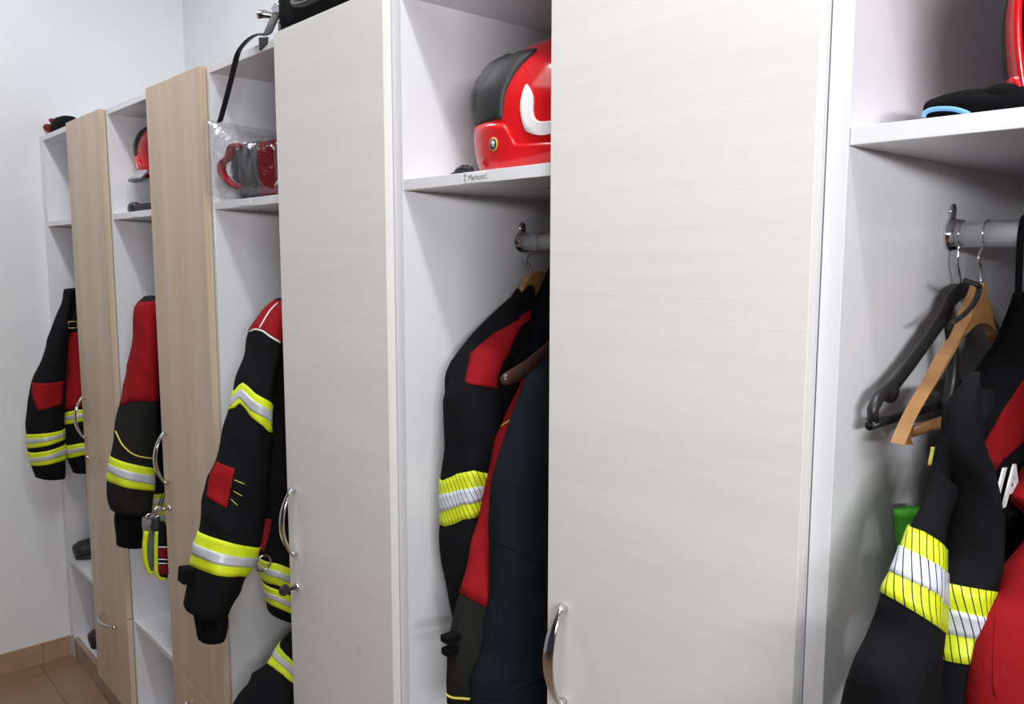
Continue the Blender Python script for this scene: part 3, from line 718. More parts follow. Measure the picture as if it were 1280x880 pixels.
navy = Surf(secs_px([((698, 414), nR(.33, 1.585), .02), ((683, 450), nR(.42, 1.545), .03), ((664, 474), nR(.47, 1.50), .038), ((648, 505), nR(.505, 1.44), .046), ((632, 556), nR(.51, 1.36), .05), ((620, 600), nR(.51, 1.30), .052), ((617, 660), nR(.51, 1.21), .052), ((618, 706), nR(.51, 1.15), .052), ((617, 764), nR(.51, 1.07), .052), ((608, 810), nR(.51, 1.01), .052), ((596, 850), nR(.51, .96), .052), ((588, 905), nR(.51, .90), .05)], X+.025), 2.3, .006, 8, .003, 4, 16)
obj('body', navy.mesh(60, 44), M['navy_cloth'], j)
obj('seam', line_on(navy, [(619, 675), (638, 684), (658, 695), (676, 702)], .0016, 5, .0005), M['navy_cloth'], j)
obj('seam', line_on(navy, [(598, 868), (624, 872), (650, 858), (678, 846)], .0016, 5, .0005), M['navy_cloth'], j)
obj('zip_end', line_on(redS, [(627, 533), (634, 528), (640, 524)], .0018, 4), M['yellow_piping'], j)
t = empty('brown_hanger', (X-.005, .28, 1.672), 'dark brown wooden hanger with rounded end, holding dark navy jacket', 'hanger')
XD = X-.012
pts = [onx(u, v, XD) for u, v in ((627, 477), (633, 474), (645, 468), (660, 459), (676, 446), (692, 433), (706, 418))]
yn2 = .28
pts += [Vector((XD, .24, 1.598)), Vector((XD, yn2, 1.605)), Vector((XD, .32, 1.598)), Vector((XD, .42, 1.54)), Vector((XD, .5, 1.47))]
hhs = [.006, .0115, .0135, .014, .014, .014, .014, .015, .018, .015, .014, .010]
obj('arms', tube(nb(), pts, [(h, .008 if i else .005) for i, h in enumerate(hhs)], 14), M['dark_wood'], t)
obj('hook', wire_hook(XD, 1.618, .0165, .28), M['chrome'], t)

# ---- nearest locker: black jacket with lettering, red jacket
X = -.40
j = empty('fleece_jacket', (X, .2, .9), 'black jacket with hatched yellow bands, red stripe and white letters, nearest locker', 'jacket', 'jackets in the nearest locker')
def P(u, v, dx=0): return onx(u, v, X+dx)
nD = lambda y, z: tuple(proj((X-.02, y, z)))
body = Surf(secs_px([((1270, 366), nD(.34, 1.60), .02), ((1262, 398), nD(.40, 1.575), .03), ((1248, 432), nD(.46, 1.535), .036), ((1225, 465), nD(.505, 1.48), .04), ((1210, 510), nD(.51, 1.42), .04), ((1200, 580), nD(.51, 1.34), .042), ((1195, 660), nD(.51, 1.26), .044), ((1190, 780), nD(.51, 1.16), .044), ((1186, 900), nD(.51, 1.06), .044), ((1184, 1050), nD(.51, .93), .044), ((1182, 1150), nD(.51, .84), .044)], X-.02), 2.8, .004, 9, .002, 5, 17)
obj('body', body.mesh(50, 48), M['black_cloth'], j)
obj('red_stripe', poly_on(body, [(1290, 462), (1279, 476), (1264, 498), (1250, 519), (1236, 543), (1221, 568), (1228, 583), (1236, 598), (1252, 574), (1277, 552), (1296, 530)], .002, 3), M['red_cloth'], j)
rear = Surf(secs_px([((1196, 492), (1240, 480), .02), ((1180, 520), (1236, 505), .028), ((1174, 550), (1222, 548), .03), ((1158, 605), (1205, 600), .034), ((1141, 655), (1188, 662), .038), ((1122, 697), (1180, 722), .04), ((1103, 738), (1176, 782), .042), ((1089, 774), (1172, 830), .044), ((1070, 822), (1172, 880), .045), ((1050, 885), (1165, 945), .045), ((1036, 990), (1150, 1040), .045), ((1034, 1080), (1142, 1110), .043)], X-.005), 2.2, .004, 9, .002, 4, 18)
obj('sleeve', rear.mesh(56, 44), M['black_cloth'], j)
band(rear, [[(1141, 656), (1154, 664), (1170, 674), (1184, 686)], [(1130, 683), (1146, 692), (1170, 706), (1180, 714)], [(1117, 712), (1138, 726), (1169, 745), (1178, 752)], [(1103, 738), (1130, 757), (1168, 782), (1176, 788)]], j, ('neon_fine', 'silver_fine'))
front = Surf(secs_px([((1214, 468), (1224, 462), .006), ((1200, 492), (1224, 484), .014), ((1191, 530), (1226, 545), .024), ((1189, 570), (1240, 588), .032), ((1188, 612), (1254, 622), .038), ((1186, 650), (1260, 660), .042), ((1180, 700), (1254, 716), .044), ((1177, 728), (1247, 742), .045), ((1172, 785), (1240, 802), .046), ((1167, 816), (1236, 836), .046), ((1160, 900), (1230, 915), .046), ((1150, 1000), (1220, 1015), .047), ((1146, 1090), (1212, 1105), .045)], X+.02), 2.6, .004, 9, .002, 4, 19)
obj('sleeve', front.mesh(56, 44), M['black_cloth'], j)
band(front, [[(1178, 728), (1196, 731), (1241, 739)], [(1176, 760), (1196, 764), (1238, 772)], [(1173, 787), (1190, 793), (1234, 800)], [(1168, 814), (1182, 826), (1232, 832)]], j, ('neon_fine', 'silver_fine'))
xt = X-.02+.049
pA = onx(1256, 632, xt); pT = onx(1268, 576, xt)
me = text_mesh('VA', .061, (.0, 1, -.05), (0, .05, 1), (xt, pA.y-.0550, pA.z+.002), .001, 'LEFT', .0006, 1.3)
link_mesh('lettering', me, M['white_sticker'], j, False)
zp = onx(1167, 560, X); obj('zip_pull', tube(nb(), smooth_pts([onx(1167, 559, X-.03), onx(1166, 566, X-.03), onx(1164, 575, X-.03), onx(1163, 582, X-.03)], 3), .0028, 8), M['yellow_piping'], j)
loop_to_rail(X-.02, .28, body.pt(0.03, PI/2).z, j)
X2 = -.335
j = empty('red_jacket', (X2, .2, .9), 'bright red jacket at the right edge, in front of the black jacket with lettering', 'jacket', 'jackets in the nearest locker')
slv = Surf(secs_px([((1300, 668), (1350, 640), .025), ((1276, 694), (1362, 690), .04), ((1248, 726), (1362, 740), .05), ((1229, 757), (1360, 790), .054), ((1214, 803), (1350, 840), .056), ((1206, 850), (1345, 885), .056), ((1200, 915), (1340, 945), .056), ((1192, 1030), (1330, 1060), .056), ((1190, 1120), (1322, 1150), .054)], X2), 2.2, .005, 9, .003, 4, 20)
obj('sleeve', slv.mesh(44, 40), M['red_cloth'], j)
obj('seam', line_on(slv, [(1252, 735), (1246, 770), (1243, 810), (1244, 870)], .0012, 5, 0), M['red_cloth'], j)
cl = Surf(secs_px([((1290, 606), (1340, 560), .02), ((1267, 629), (1360, 610), .03), ((1285, 650), (1370, 660), .036), ((1292, 700), (1380, 720), .036)], X2-.02), 2.2, .004, 9, 0, 4, 21)
obj('shoulder', cl.mesh(20, 30), M['red_cloth'], j)
cl = Surf([(Vector((X2-.02, .10, 1.30)), Vector((X2-.02, .46, 1.30)), .02), (Vector((X2-.02, .2, 1.56)), Vector((X2-.02, .36, 1.56)), .02)], 2.2, .003, 9, 0, 4, 22)
loop_to_rail(X2-.02, .28, 1.30, j)
# green cloth item behind the black jacket
q = [(1119, 639), (1136, 640), (1160, 620), (1160, 740), (1124, 702)]
s = Surf(secs_px([((1119, 640), (1165, 632), .012), ((1121, 690), (1165, 690), .014), ((1126, 740), (1165, 740), .014)], -.47), 2.4, .003, 10, 0, 4, 23)
g = obj('green_vest', s.mesh(16, 24), M['green_cloth'], None, True, (-.47, .1, 1.2)); tag(g, 'green cloth corner showing behind the black jacket with lettering', 'vest')

# ------------------------------------------------------------------ gloves hanging in the second locker
def px_prism(pix, X, h): return prism(nb(), [(p.y, p.z) for p in (onx(u, v, X) for u, v in pix)], 'x', X-h, X+h)
Xg = -2.62
g1 = empty('rescue_glove', onx(186, 690, Xg), 'grey glove with neon yellow edging, hanging below the second sleeve cuff', 'glove', 'pair of gloves hanging in the second locker')
s = Surf(secs_px([((185, 660), (196, 658), .012), ((181, 680), (196, 678), .018), ((181, 700), (193, 700), .018), ((185, 716), (191, 716), .012)], Xg), 2.2, .002, 12, 0, 4, 24)
obj('shell', s.mesh(20, 24), plain('grey glove leather', (.10, .105, .11), .7, 0, 60, .3), g1)
obj('edging', tube(nb(), smooth_pts([onx(u, v, Xg+.004) for u, v in ((183, 664), (181, 680), (181.5, 697), (184, 709), (188, 716), (190, 713))], 4), (.007, .012), 10), M['neon'], g1)
g2 = empty('rescue_glove', onx(200, 690, Xg+.03), 'black and dark red glove with neon edging, hanging beside second locker door', 'glove', 'pair of gloves hanging in the second locker')
s = Surf(secs_px([((190, 655), (206, 652), .014), ((195, 668), (209, 666), .02), ((195, 690), (210, 690), .02), ((195, 712), (210, 712), .02), ((197, 721), (209, 722), .014)], Xg+.03), 2.2, .002, 12, 0, 4, 25)
obj('shell', s.mesh(22, 26), M['black_cloth'], g2)
for a, b in (((198, 684), (198, 697)), ((198, 706), (198, 718))):
    obj('knuckle_pad', patch(s, band_fn(s, [a, (208, a[1])]), band_fn(s, [b, (208, b[1])]), s.c-1.3, s.c+1.0, .003, 14, 6), M['dark_red_cloth'], g2)
for v in (683.5, 699, 704): obj('piping', line_on(s, [(197, v), (203, v), (209, v)], .0018, 4, .003), M['white_piping'], g2)
obj('edging', tube(nb(), smooth_pts([onx(u, v, Xg+.04) for u, v in ((195.5, 664), (195, 680), (195, 700), (195.5, 715), (199, 722), (206, 723))], 4), (.005, .01), 10), M['neon'], g2)
kc = onx(190, 645, Xg+.03)
obj('clip', tube(nb(), [kc+Vector((0, .018*math.cos(a), .008*math.sin(a))) for a in [2*PI*k/18 for k in range(18)]], .003, 8, True), M['chrome'], g2)
obj('cuff', Surf(secs_px([((190, 648), (200, 646), .014), ((188, 662), (200, 664), .016)], Xg+.03), 2.3, 0).mesh(8, 22), M['rubber'], g2)
obj('hanging_loop', tube(nb(), [onx(196, 650, Xg+.03), Vector((Xg+.03, .27, 1.65)), Vector((Xg+.03, .28, 1.690)), Vector((Xg+.03, .295, 1.65))], .0015, 8), M['black_cloth'], g2)
obj('hanging_loop', tube(nb(), [onx(190, 660, Xg), Vector((Xg, .27, 1.65)), Vector((Xg, .28, 1.690)), Vector((Xg, .295, 1.65))], .0015, 8), M['black_cloth'], g1)

# ------------------------------------------------------------------ helmets
class Shell(Surf):
    """local frame: x to the front, y sideways, z up; t = 0 rim .. 1 crown; theta = pi is the rear"""
    Z_SCALE = .955
    RING = [(0, .136, .118, .108), (.03, .146, .128, .116), (.075, .149, .140, .123), (.12, .142, .146, .124), (.16, .122, .134, .113), (.195, .088, .100, .088), (.218, .05, .058, .052), (.2265, .018, .02, .018)]
    def __init__(s): s.len = .3; s.cache = None; s.mat = Matrix.Identity(4)
    def _ring(s, t):
        R = s.RING; f = t*(len(R)-1); i = min(len(R)-2, int(f)); f -= i; out = []
        for k in range(4):
            g = lambda j: R[max(0, min(len(R)-1, j))][k]
            p0, p1, p2, p3 = g(i-1), g(i), g(i+1), g(i+2)
            out.append(.5*(2*p1+(p2-p0)*f+(2*p0-5*p1+4*p2-p3)*f*f+(3*p1-p0-3*p2+p3)*f**3))
        return out
    def pt(s, t, th, off=0):
        z, lr, lf, w = s._ring(t); z *= s.Z_SCALE; c, n = math.cos(th), math.sin(th)
        p = Vector(((lf if c > 0 else lr)*math.copysign(abs(c)**.93, c), w*math.copysign(abs(n)**.93, n), z))
        nr = Vector((c, n*1.15, max(-.2, (z-.07)*9))).normalized()
        return p+nr*off
    def fold(s, th):
        th = th % (2*PI); return th if th <= PI else 2*PI-th
    def find(s, u, v):
        if s.cache is None: s.cache = [(th, t, *proj(s.mat @ s.pt(t, th, .004))) for th in [PI*.5+PI*1.2*i/80 for i in range(81)] for t in [j/60 for j in range(61)] if ((s.mat.to_3x3() @ Vector((math.cos(th), math.sin(th), 0))).dot(FW) < .2)]
        b = min(s.cache, key=lambda c: (c[2]-u)**2+(c[3]-v)**2); th, t = b[0], b[1]; dth, dt = PI*1.2/80, 1/60
        for _ in range(6):
            best = min(((proj(s.mat @ s.pt(min(1, max(0, t+c*dt)), th+a*dth, .004)), th+a*dth, min(1, max(0, t+c*dt))) for a in (-1, -.5, 0, .5, 1) for c in (-1, -.5, 0, .5, 1)), key=lambda q: (q[0][0]-u)**2+(q[0][1]-v)**2)
            th, t = best[1], best[2]; dth *= .5; dt *= .5
        return th, t
HS = Shell()
def shell_mesh(open_face=False):
    bm = nb(); nt, nth = 36, 72; rings = []
    for i in range(nt+1): rings.append([bm.verts.new(HS.pt(i/nt, 2*PI*k/nth)) for k in range(nth)])
    for i, (A, B) in enumerate(zip(rings, rings[1:])):
        for k in range(nth):
            th = 2*PI*(k+.5)/nth; th = th if th < PI else 2*PI-th
            if th < 1.02 and i/nt < .56-.10*(th/1.02)**3: continue      # the face opening
            bm.faces.new((A[k], A[(k+1) % nth], B[(k+1) % nth], B[k]))
    bm.faces.new(rings[-1]); return bm
def helmet(label, swoosh=None, pad=True):
    h = empty('firefighter_helmet', (0, 0, 0), label, 'helmet', 'red firefighter helmets')
    sh = obj('shell', shell_mesh(), M['helmet_red'], h)
    so = sh.modifiers.new('solid', 'SOLIDIFY'); so.thickness = .006; so.offset = -1
    # crest ridge and rim seal
    obj('rim_seal', patch(HS, lambda t: .0, lambda t: .02, 1.0, 2*PI-1.0, .004, 70, 3), M['rubber'], h)
    ng = patch(HS, lambda th: .02, lambda th: interp([(PI-.98, .175), (PI-.86, .275), (PI-.6, .29)], th), 1.05, 2*PI-1.05, .006, 90, 8)
    obj('neck_guard', ng, M['helmet_red'], h)
    ln = nb()
    bmesh.ops.create_uvsphere(ln, u_segments=32, v_segments=20, radius=1, matrix=Matrix.Translation((-.012, 0, .085)) @ Matrix.Diagonal((.112, .098, .108, 1)))
    for v in ln.verts: 
        if v.co.x > .03 and v.co.z < .15: v.co.x = .03-.3*(v.co.x-.03)
    obj('liner', ln, M['dark_liner'], h)
    if pad:
        rp = nb(); G = []; n, m = 22, 40        # symmetric about the rear, widest at the upper corners
        edge = [(.30, PI-.80), (.36, PI-.80), (.44, PI-.80), (.52, PI-.84), (.60, PI-.90), (.655, PI-.98), (.69, PI-1.0)]
        for i in range(-1, n+2):
            t = .30+.39*min(n, max(0, i))/n; row = []; te = interp(edge, t)
            for j in range(-1, m+2):
                g = min(m, max(0, j))/m; th = te+(2*PI-2*te)*g
                lift = (t-.30)/.39; o_ = (.004+.012*math.sin(PI*g)**.5*min(1, .15+2.2*lift, 4*(1.02-lift))) if 0 <= i <= n and 0 <= j <= m else -.002
                if .30 < g < .70: o_ += .005*min(1, (g-.30)*18, (.70-g)*18)*min(1, 3*lift)*(1 if 0 <= i <= n else 0)
                row.append(rp.verts.new(HS.pt(t, th, o_)))
            G.append(row)
        for A_, B_ in zip(G, G[1:]):
            for j in range(m+2): rp.faces.new((A_[j], A_[j+1], B_[j+1], B_[j]))
        rp_o = obj('rear_pad', rp, M['rubber'], h)
        k = nb()
        for dz, r in ((.098, .012),): revolve(k, [(0, r), (.004, r), (.006, r*.7)], HS.pt(.43, PI-.42, .020), (-1, .25, .1), 16)
        obj('knob', k, M['dark_plastic'], rp_o)
        k = nb(); revolve(k, [(0, .0085), (.003, .0085), (.005, .006)], HS.pt(.53, PI-.10, .0215), (-1, -.1, .5), 16)
        obj('tail_light', k, plain('dull red lens', (.30, .03, .03), .35), rp_o)
    return h
def helmet_pose(h, loc, heading, tilt=0, roll=0):
    h.rotation_euler = (roll, tilt, heading); h.location = loc
# helmet on the fourth locker's shelf: rear towards the front left
hd = math.atan2(.74, .67)
rear = ony(596, 165, .055)
loc = Vector((rear.x+.150*math.cos(hd), .055+.150*math.sin(hd), ZS+.002))
HS.mat = Matrix.Translation(loc) @ Matrix.Rotation(hd, 4, 'Z'); HS.cache = None
hm = helmet('red helmet with black rear pad, white mark and round badge, between two pale doors')
helm_front = hm
sw = [(655, 160), (662, 166), (676, 169), (693, 166), (706, 162), (706, 147), (693, 150), (677, 152), (669, 148), (666, 138), (666, 120), (659, 105), (653, 116), (650, 136)]
sw = [(p.x, p.y) for p in smooth_pts([Vector((a_, b_, 0)) for a_, b_ in sw], 3, True)]
obj('reflective_mark', poly_on(HS, sw, .0045, 2), M['white_sticker'], hm)
th, tt = HS.find(618.5, 180)
nrm = Vector((math.cos(th), math.sin(th), 0)); bc = HS.pt(tt, th, .0065)
b1 = nb(); revolve(b1, [(0, .0105), (.0012, .0105)], bc, nrm, 24); bd = obj('badge', b1, M['gold'], hm)
b2 = nb(); revolve(b2, [(.001, .0085), (.0018, .0085)], bc, nrm, 24); obj('badge_field', b2, M['dark_plastic'], bd)
sd = Vector((0, 0, 1)).cross(nrm)
b3 = nb(); prism(b3, [(-.004, .004), (.001, .005), (.005, .002), (.003, -.001), (.004, -.004), (0, -.005), (-.002, -.002), (-.005, -.001)], 'z', 0, .0006)
b3.transform(Matrix(((sd.x, 0, nrm.x, bc.x+nrm.x*.0017), (sd.y, 0, nrm.y, bc.y+nrm.y*.0017), (0, 1, 0, bc.z), (0, 0, 0, 1)))); obj('badge_emblem', b3, M['silver'], bd)
helmet_pose(hm, loc, hd)
# helmet in the nearest locker, face opening towards the room
h2 = helmet('red helmet with open dark interior, at the right edge beside black gloves')
p = ony(1252, 80, .10)
hd2 = math.radians(-80)
obj('side_mount', patch(HS, lambda th: .14, lambda th: .55, 2*PI-2.0, 2*PI-1.55, .005, 12, 10), M['rubber'], h2)
helmet_pose(h2, (p.x+.117, .150, ZS+.002), hd2)
# helmet hanging in the second locker
h3 = helmet('red helmet with grey brim, half hidden behind the second beige door')
hp = ony(183, 225, .10)
bm = nb(); G = []
for i in range(41):
    th = 1.9+(2*PI-3.8)*i/40; G.append([bm.verts.new(HS.pt(t_, th, o_)-Vector((0, 0, d_))) for t_, o_, d_ in ((.10, .007, 0), (.06, .022, .002), (.03, .045, .010), (.01, .047, .013), (.03, .020, .006), (.06, .004, 0))])
for A_, B_ in zip(G, G[1:]):
    for j in range(5): bm.faces.new((A_[j], A_[j+1], B_[j+1], B_[j]))
bm.faces.new(G[0]); bm.faces.new(G[-1]); obj('brim', bm, M['grey_visor'], h3)
hd3 = math.atan2(.6, .8); SC3 = .82
h3b = Vector((hp.x+.135*SC3*math.cos(hd3), .10+.135*SC3*math.sin(hd3), hp.z+.008))
zt3 = (ZT-.0185-h3b.z)/SC3
obj('chin_strap', tube(nb(), smooth_pts([(.02, .118, .1), (.02, .090, .180), (.02, .035, zt3-.003), (.02, -.035, zt3-.003), (.02, -.090, .180), (.02, -.118, .1)], 5), (.002, .008), 8), M['black_cloth'], h3)
helmet_pose(h3, h3b, hd3); h3.scale = (SC3, SC3, SC3)
# ------------------------------------------------------------------ small things
# black gloves on the nearest shelf
yg = .035
def G(u, v, y=yg): return ony(u, v, y)
gx = G(1154, 145).x; zs_ = ZS
gl = empty('work_glove', (gx+.06, yg, zs_), 'black glove with light blue cuff edge, on the nearest shelf', 'glove')
def blob_rows(rows):
    """rows along x: (x, ycentre, zcentre, half y, half z) -> lofted mesh"""
    bm = nb(); rings = []; n = 24
    for x, yc, zc, hy, hz in rows: rings.append([bm.verts.new((x+.0015*noise.noise(Vector((x*60, k, zc*50))), yc+hy*math.cos(2*PI*k/n), max(zs_+.0006, zc+hz*math.sin(2*PI*k/n)+.0016*noise.noise(Vector((x*70, k*.8, 3)))))) for k in range(n)])
    for A, B in zip(rings, rings[1:]):
        for k in range(n): bm.faces.new((A[k], A[(k+1) % n], B[(k+1) % n], B[k]))
    bm.faces.new(rings[0]); bm.faces.new(rings[-1]); return bm
def srows(rows, sub=4):
    A = smooth_pts([Vector(r[:3]) for r in rows], sub); B = smooth_pts([Vector((r[3], r[4], 0)) for r in rows], sub)
    return [(a.x, a.y, a.z, b.x, b.y) for a, b in zip(A, B)]
gw = .0165
obj('palm', blob_rows(srows([(gx+.001, yg+.035, zs_+.013, .034, .011), (gx+.004, yg+.036, zs_+.0145, .042, .0140), (gx+.03, yg+.036, zs_+.0165, .043, .0160), (gx+.055, yg+.037, zs_+.015, .044, .014), (gx+.075, yg+.038, zs_+.012, .043, .0115), (gx+.09, yg+.04, zs_+.010, .036, .0095)])), M['knit'], gl)
cu = [G(u, v, yg-.0115) for u, v in ((1154, 146.5), (1156, 141.5), (1163, 137.5), (1176, 135.8), (1190, 136.2), (1202, 138.8), (1211, 142.5))]
obj('cuff_edge', tube(nb(), smooth_pts([Vector((p.x, p.y, max(p.z, zs_+.0025))) for p in cu], 5), .0024, 10), M['blue_cuff'], gl)
for y0, ln, zc, r in ((yg+.004, .045, .0115, .0095), (yg+.026, .055, .013, .0098), (yg+.048, .052, .012, .0095), (yg+.068, .042, .011, .0085)):
    obj('finger', blob_rows(srows([(gx+.07, y0, zs_+zc, r, r), (gx+.085, y0, zs_+zc+.003, r*1.08, r*1.05), (gx+.07+ln*.6, y0, zs_+zc+.001, r, r), (gx+.07+ln, y0, zs_+zc-.002, r*.85, r*.8), (gx+.07+ln+.006, y0, zs_+zc-.002, r*.35, r*.3)])), M['knit'], gl)
obj('thumb', blob_rows(srows([(gx+.050, yg+.012, zs_+.020, .008, .008), (gx+.062, yg+.008, zs_+.0215, .0095, .0085), (gx+.078, yg+.006, zs_+.0205, .009, .008), (gx+.084, yg+.006, zs_+.020, .004, .004)])), M['knit'], gl)
gl2 = empty('work_glove', (gx+.13, yg+.04, zs_), 'all-black glove lying between the blue-edged glove and the red helmet', 'glove')
gx2 = gx+.112
obj('palm', blob_rows(srows([(gx2-.004, yg+.02, zs_+.010, .014, .008), (gx2+.006, yg+.02, zs_+.0125, .022, .012), (gx2+.020, yg+.02, zs_+.0115, .026, .011), (gx2+.032, yg+.02, zs_+.009, .024, .0085)])), M['knit'], gl2)
for y0, lf in ((yg-.002, .016), (yg+.018, .022), (yg+.038, .018)): obj('finger', blob_rows(srows([(gx2+.024, y0, zs_+.009, .0075, .008), (gx2+.032, y0, zs_+.011, .0090, .0105), (gx2+.030+lf*.7, y0, zs_+.010, .0088, .0098), (gx2+.030+lf, y0, zs_+.009, .003, .003)])), M['knit'], gl2)
# small black clip on the shelf in front of the white-marked helmet
q = ony(578, 206, .02)
cl_ = empty('plastic_clip', (q.x, .02, zs_), 'small black plastic clip lying left of the helmet with white mark', 'clip')
obj('jaw', blob_rows(srows([(q.x-.014, .02, zs_+.003, .006, .003), (q.x-.008, .02, zs_+.006, .009, .0055), (q.x+.004, .02, zs_+.009, .010, .0065), (q.x+.012, .02, zs_+.0065, .009, .006), (q.x+.022, .02, zs_+.007, .006, .005), (q.x+.024, .02, zs_+.007, .003, .003)])), M['dark_plastic'], cl_)
obj('lever', tube(nb(), [(q.x-.022, .016, zs_+.0015), (q.x-.010, .018, zs_+.005), (q.x+.002, .02, zs_+.0125), (q.x+.010, .021, zs_+.0135)], (.0016, .006), 10), M['dark_plastic'], cl_)
# torch on the second locker's shelf
q = ony(166, 257.5, .06)
tc_ = empty('torch', (q.x, .06, zs_), 'black hand torch lying under the hanging helmet, second locker shelf', 'torch')
obj('head', revolve(nb(), [(0, .016), (.003, .019), (.022, .019), (.036, .0135)], (q.x, .06, zs_+.0195), (1, .15, 0), 20), M['dark_plastic'], tc_)
obj('barrel', revolve(nb(), [(.034, .0135), (.05, .0128), (.13, .0128), (.135, .011)], (q.x, .06, zs_+.0195), (1, .15, 0), 20), M['rubber'], tc_)

# red case inside a clear plastic bag, third locker
Xc = -1.90; yb0 = .038
cs = empty('equipment_case', (-1.86, .1, zs_), 'red and black case with a loop handle, inside the clear plastic bag', 'case')
def Y(u, v, y=yb0): return ony(u, v, y)
z_t = Y(320, 177).z; z_b = zs_+.004
xa, xb_, xc_, xd_ = Y(298, 200).x, Y(299, 200).x, Y(323, 200).x, Y(356, 200).x
def rbox(x0, x1, y0, y1, z0, z1, k=.0): return box(nb(), x0, x1, y0, y1, z0, z1)
obj('body', rbox(xa-.006, xd_, yb0, yb0+.16, z_b, z_t), M['dark_red_cloth'], cs, True, None, .012)
obj('black_band', rbox(xb_-.002, xc_, yb0-.004, yb0+.164, z_b-.002, z_t+.003), M['rubber'], cs, True, None, .010)
obj('handle', tube(nb(), smooth_pts([Y(u, v, yb0-.031) for u, v in ((298, 182), (290, 184), (285, 198), (278, 204), (278, 216), (287, 228), (297, 234))], 4), (.006, .011), 10), M['red_cloth'], cs)
obj('end_pocket', prism(nb(), [(p.x, p.z) for p in (Y(u, v, yb0+.006) for u, v in ((299, 186), (294, 187), (290, 200), (288, 214), (291, 224), (299, 230)))], 'y', yb0+.002, yb0+.03), M['charcoal_cloth'], cs, True, None, .008)
bk_ = nb()
for v in (187, 194):
    p = Y(317, v); box(bk_, p.x-.008, p.x+.008, yb0-.009, yb0-.003, p.z-.0045, p.z+.0045)
obj('buckle', bk_, M['dark_plastic'], cs, False, None, .0015)
st_ = nb(); 
for a, b in (((340, 181), (344, 187)), ((345, 232), (349, 226))):
    tube(st_, [Y(*a)+Vector((0, -.002, 0)), Y(*b)+Vector((0, -.002, 0))], .0022, 8)
obj('white_stripe', st_, M['white_piping'], cs)
def bag_mesh():
    bm = nb(); N_, K = 56, 44
    top = [(259, 150), (268, 153), (282, 158), (300, 165), (322, 171), (344, 174)]
    bot = [(261, 243), (270, 246), (285, 245), (300, 244), (322, 242), (344, 240)]
    T = [ony(u, v, -.012) for u, v in top]; B = [ony(u, v, -.012) for u, v in bot]
    tz = [(p.x, p.z) for p in T]; bz = [(p.x, max(p.z, zs_+.0015)) for p in B]
    x0, x1 = T[0].x, -1.742; rings = []
    for i in range(N_+1):
        f = i/N_; x = x0+(x1-x0)*f; zt_, zb_ = interp(tz, x), interp(bz, x); ring = []
        wide = min(1, f*2.1)**.7; 
        for k in range(K):
            a = 2*PI*k/K; c, s_ = math.cos(a), math.sin(a)
            cc = math.copysign(abs(c)**.75, c); ss = math.copysign(abs(s_)**.6, s_)
            y = -.016+.115*wide+(.010+.115*wide)*cc
            p = Vector((x, y, (zt_+zb_)/2+(zt_-zb_)/2*ss))
            n1 = (.35-abs(noise.noise(Vector((p.x*34, p.y*20, p.z*30)))))*.010+noise.noise(p*60)*.003
            p += Vector((n1*.5, n1*cc*1.3, n1*ss*.6)); p.z = max(p.z, zs_+.001)
            if p.y > -.003: p.x = max(p.x, -2.110)
            if p.x > -1.80: p.y = max(p.y, .004)
            ring.append(bm.verts.new(p))
        rings.append(ring)
    for Aa, Bb in zip(rings, rings[1:]):
        for k in range(K): bm.faces.new((Aa[k], Aa[(k+1) % K], Bb[(k+1) % K], Bb[k]))
    return bm
tag(obj('plastic_bag', bag_mesh(), M['clear'], None, True, (-1.9, .08, zs_)), 'clear crinkled plastic bag on the third shelf, wrapped around a red case', 'bag')

# duffel bag with hanging strap on top of the lockers
ztop = ZT+.001
bg = empty('duffel_bag', (-1.6, .12, ztop), 'black duffel bag with a dangling strap on top of the lockers', 'bag')
y0 = .03
ex = ony(343, 25, y0).x
R = [(ex-.004, .17, ztop+.055, .10, .052), (ex+.008, .17, ztop+.075, .130, .073), (ex+.022, .17, ztop+.10, .135, .098), (ex+.05, .175, ztop+.125, .14, .122), (ex+.12, .18, ztop+.135, .148, .134), (ex+.3, .18, ztop+.14, .15, .138), (ex+.42, .18, ztop+.12, .145, .118), (ex+.47, .18, ztop+.10, .1, .09), (ex+.48, .18, ztop+.09, .06, .05)]
def sblob(R, mn, e=.55, n=40, amp=.006, seed=0):
    A = smooth_pts([Vector(r[:3]) for r in R], 6); B = smooth_pts([Vector((r[3], r[4], 0)) for r in R], 6); bm = nb(); rings = []
    for a, b in zip(A, B):
        ring = []
        for k in range(n):
            t = 2*PI*k/n; c, s_ = math.cos(t), math.sin(t)
            p = Vector((a.x, a.y+b.x*math.copysign(abs(c)**e, c), a.z+b.y*math.copysign(abs(s_)**e, s_)))
            d = amp*noise.fractal(p*12+Vector((seed, 0, 0)), 1, 2, 3); p += Vector((d*.5, c*d, s_*d)); p.z = max(mn, p.z); ring.append(bm.verts.new(p))
        rings.append(ring)
    for Aa, Bb in zip(rings, rings[1:]):
        for k in range(n): bm.faces.new((Aa[k], Aa[(k+1) % n], Bb[(k+1) % n], Bb[k]))
    bm.faces.new(rings[0]); bm.faces.new(rings[-1]); return bm
obj('body', sblob(R, ztop), M['black_cloth'], bg)
obj('grab_handle', tube(nb(), smooth_pts([(ex+.10, .035, ztop+.09), (ex+.13, .015, ztop+.055), (ex+.2, .01, ztop+.045), (ex+.27, .015, ztop+.055), (ex+.3, .035, ztop+.09)], 5), (.006, .012), 10), M['rubber'], bg)
yS = -.026
sp = [ony(346, 16, .06), ony(338, 34, .035), ony(333, 43, .01), ony(322, 43, -.004), ony(310, 50, -.014), ony(299, 63, yS), ony(294, 78, yS), ony(288, 103, yS), ony(281, 130, yS), ony(275, 152, yS)]
obj('strap', tube(nb(), smooth_pts(sp, 5), (.0022, .0115), 10), M['rubber'], bg)
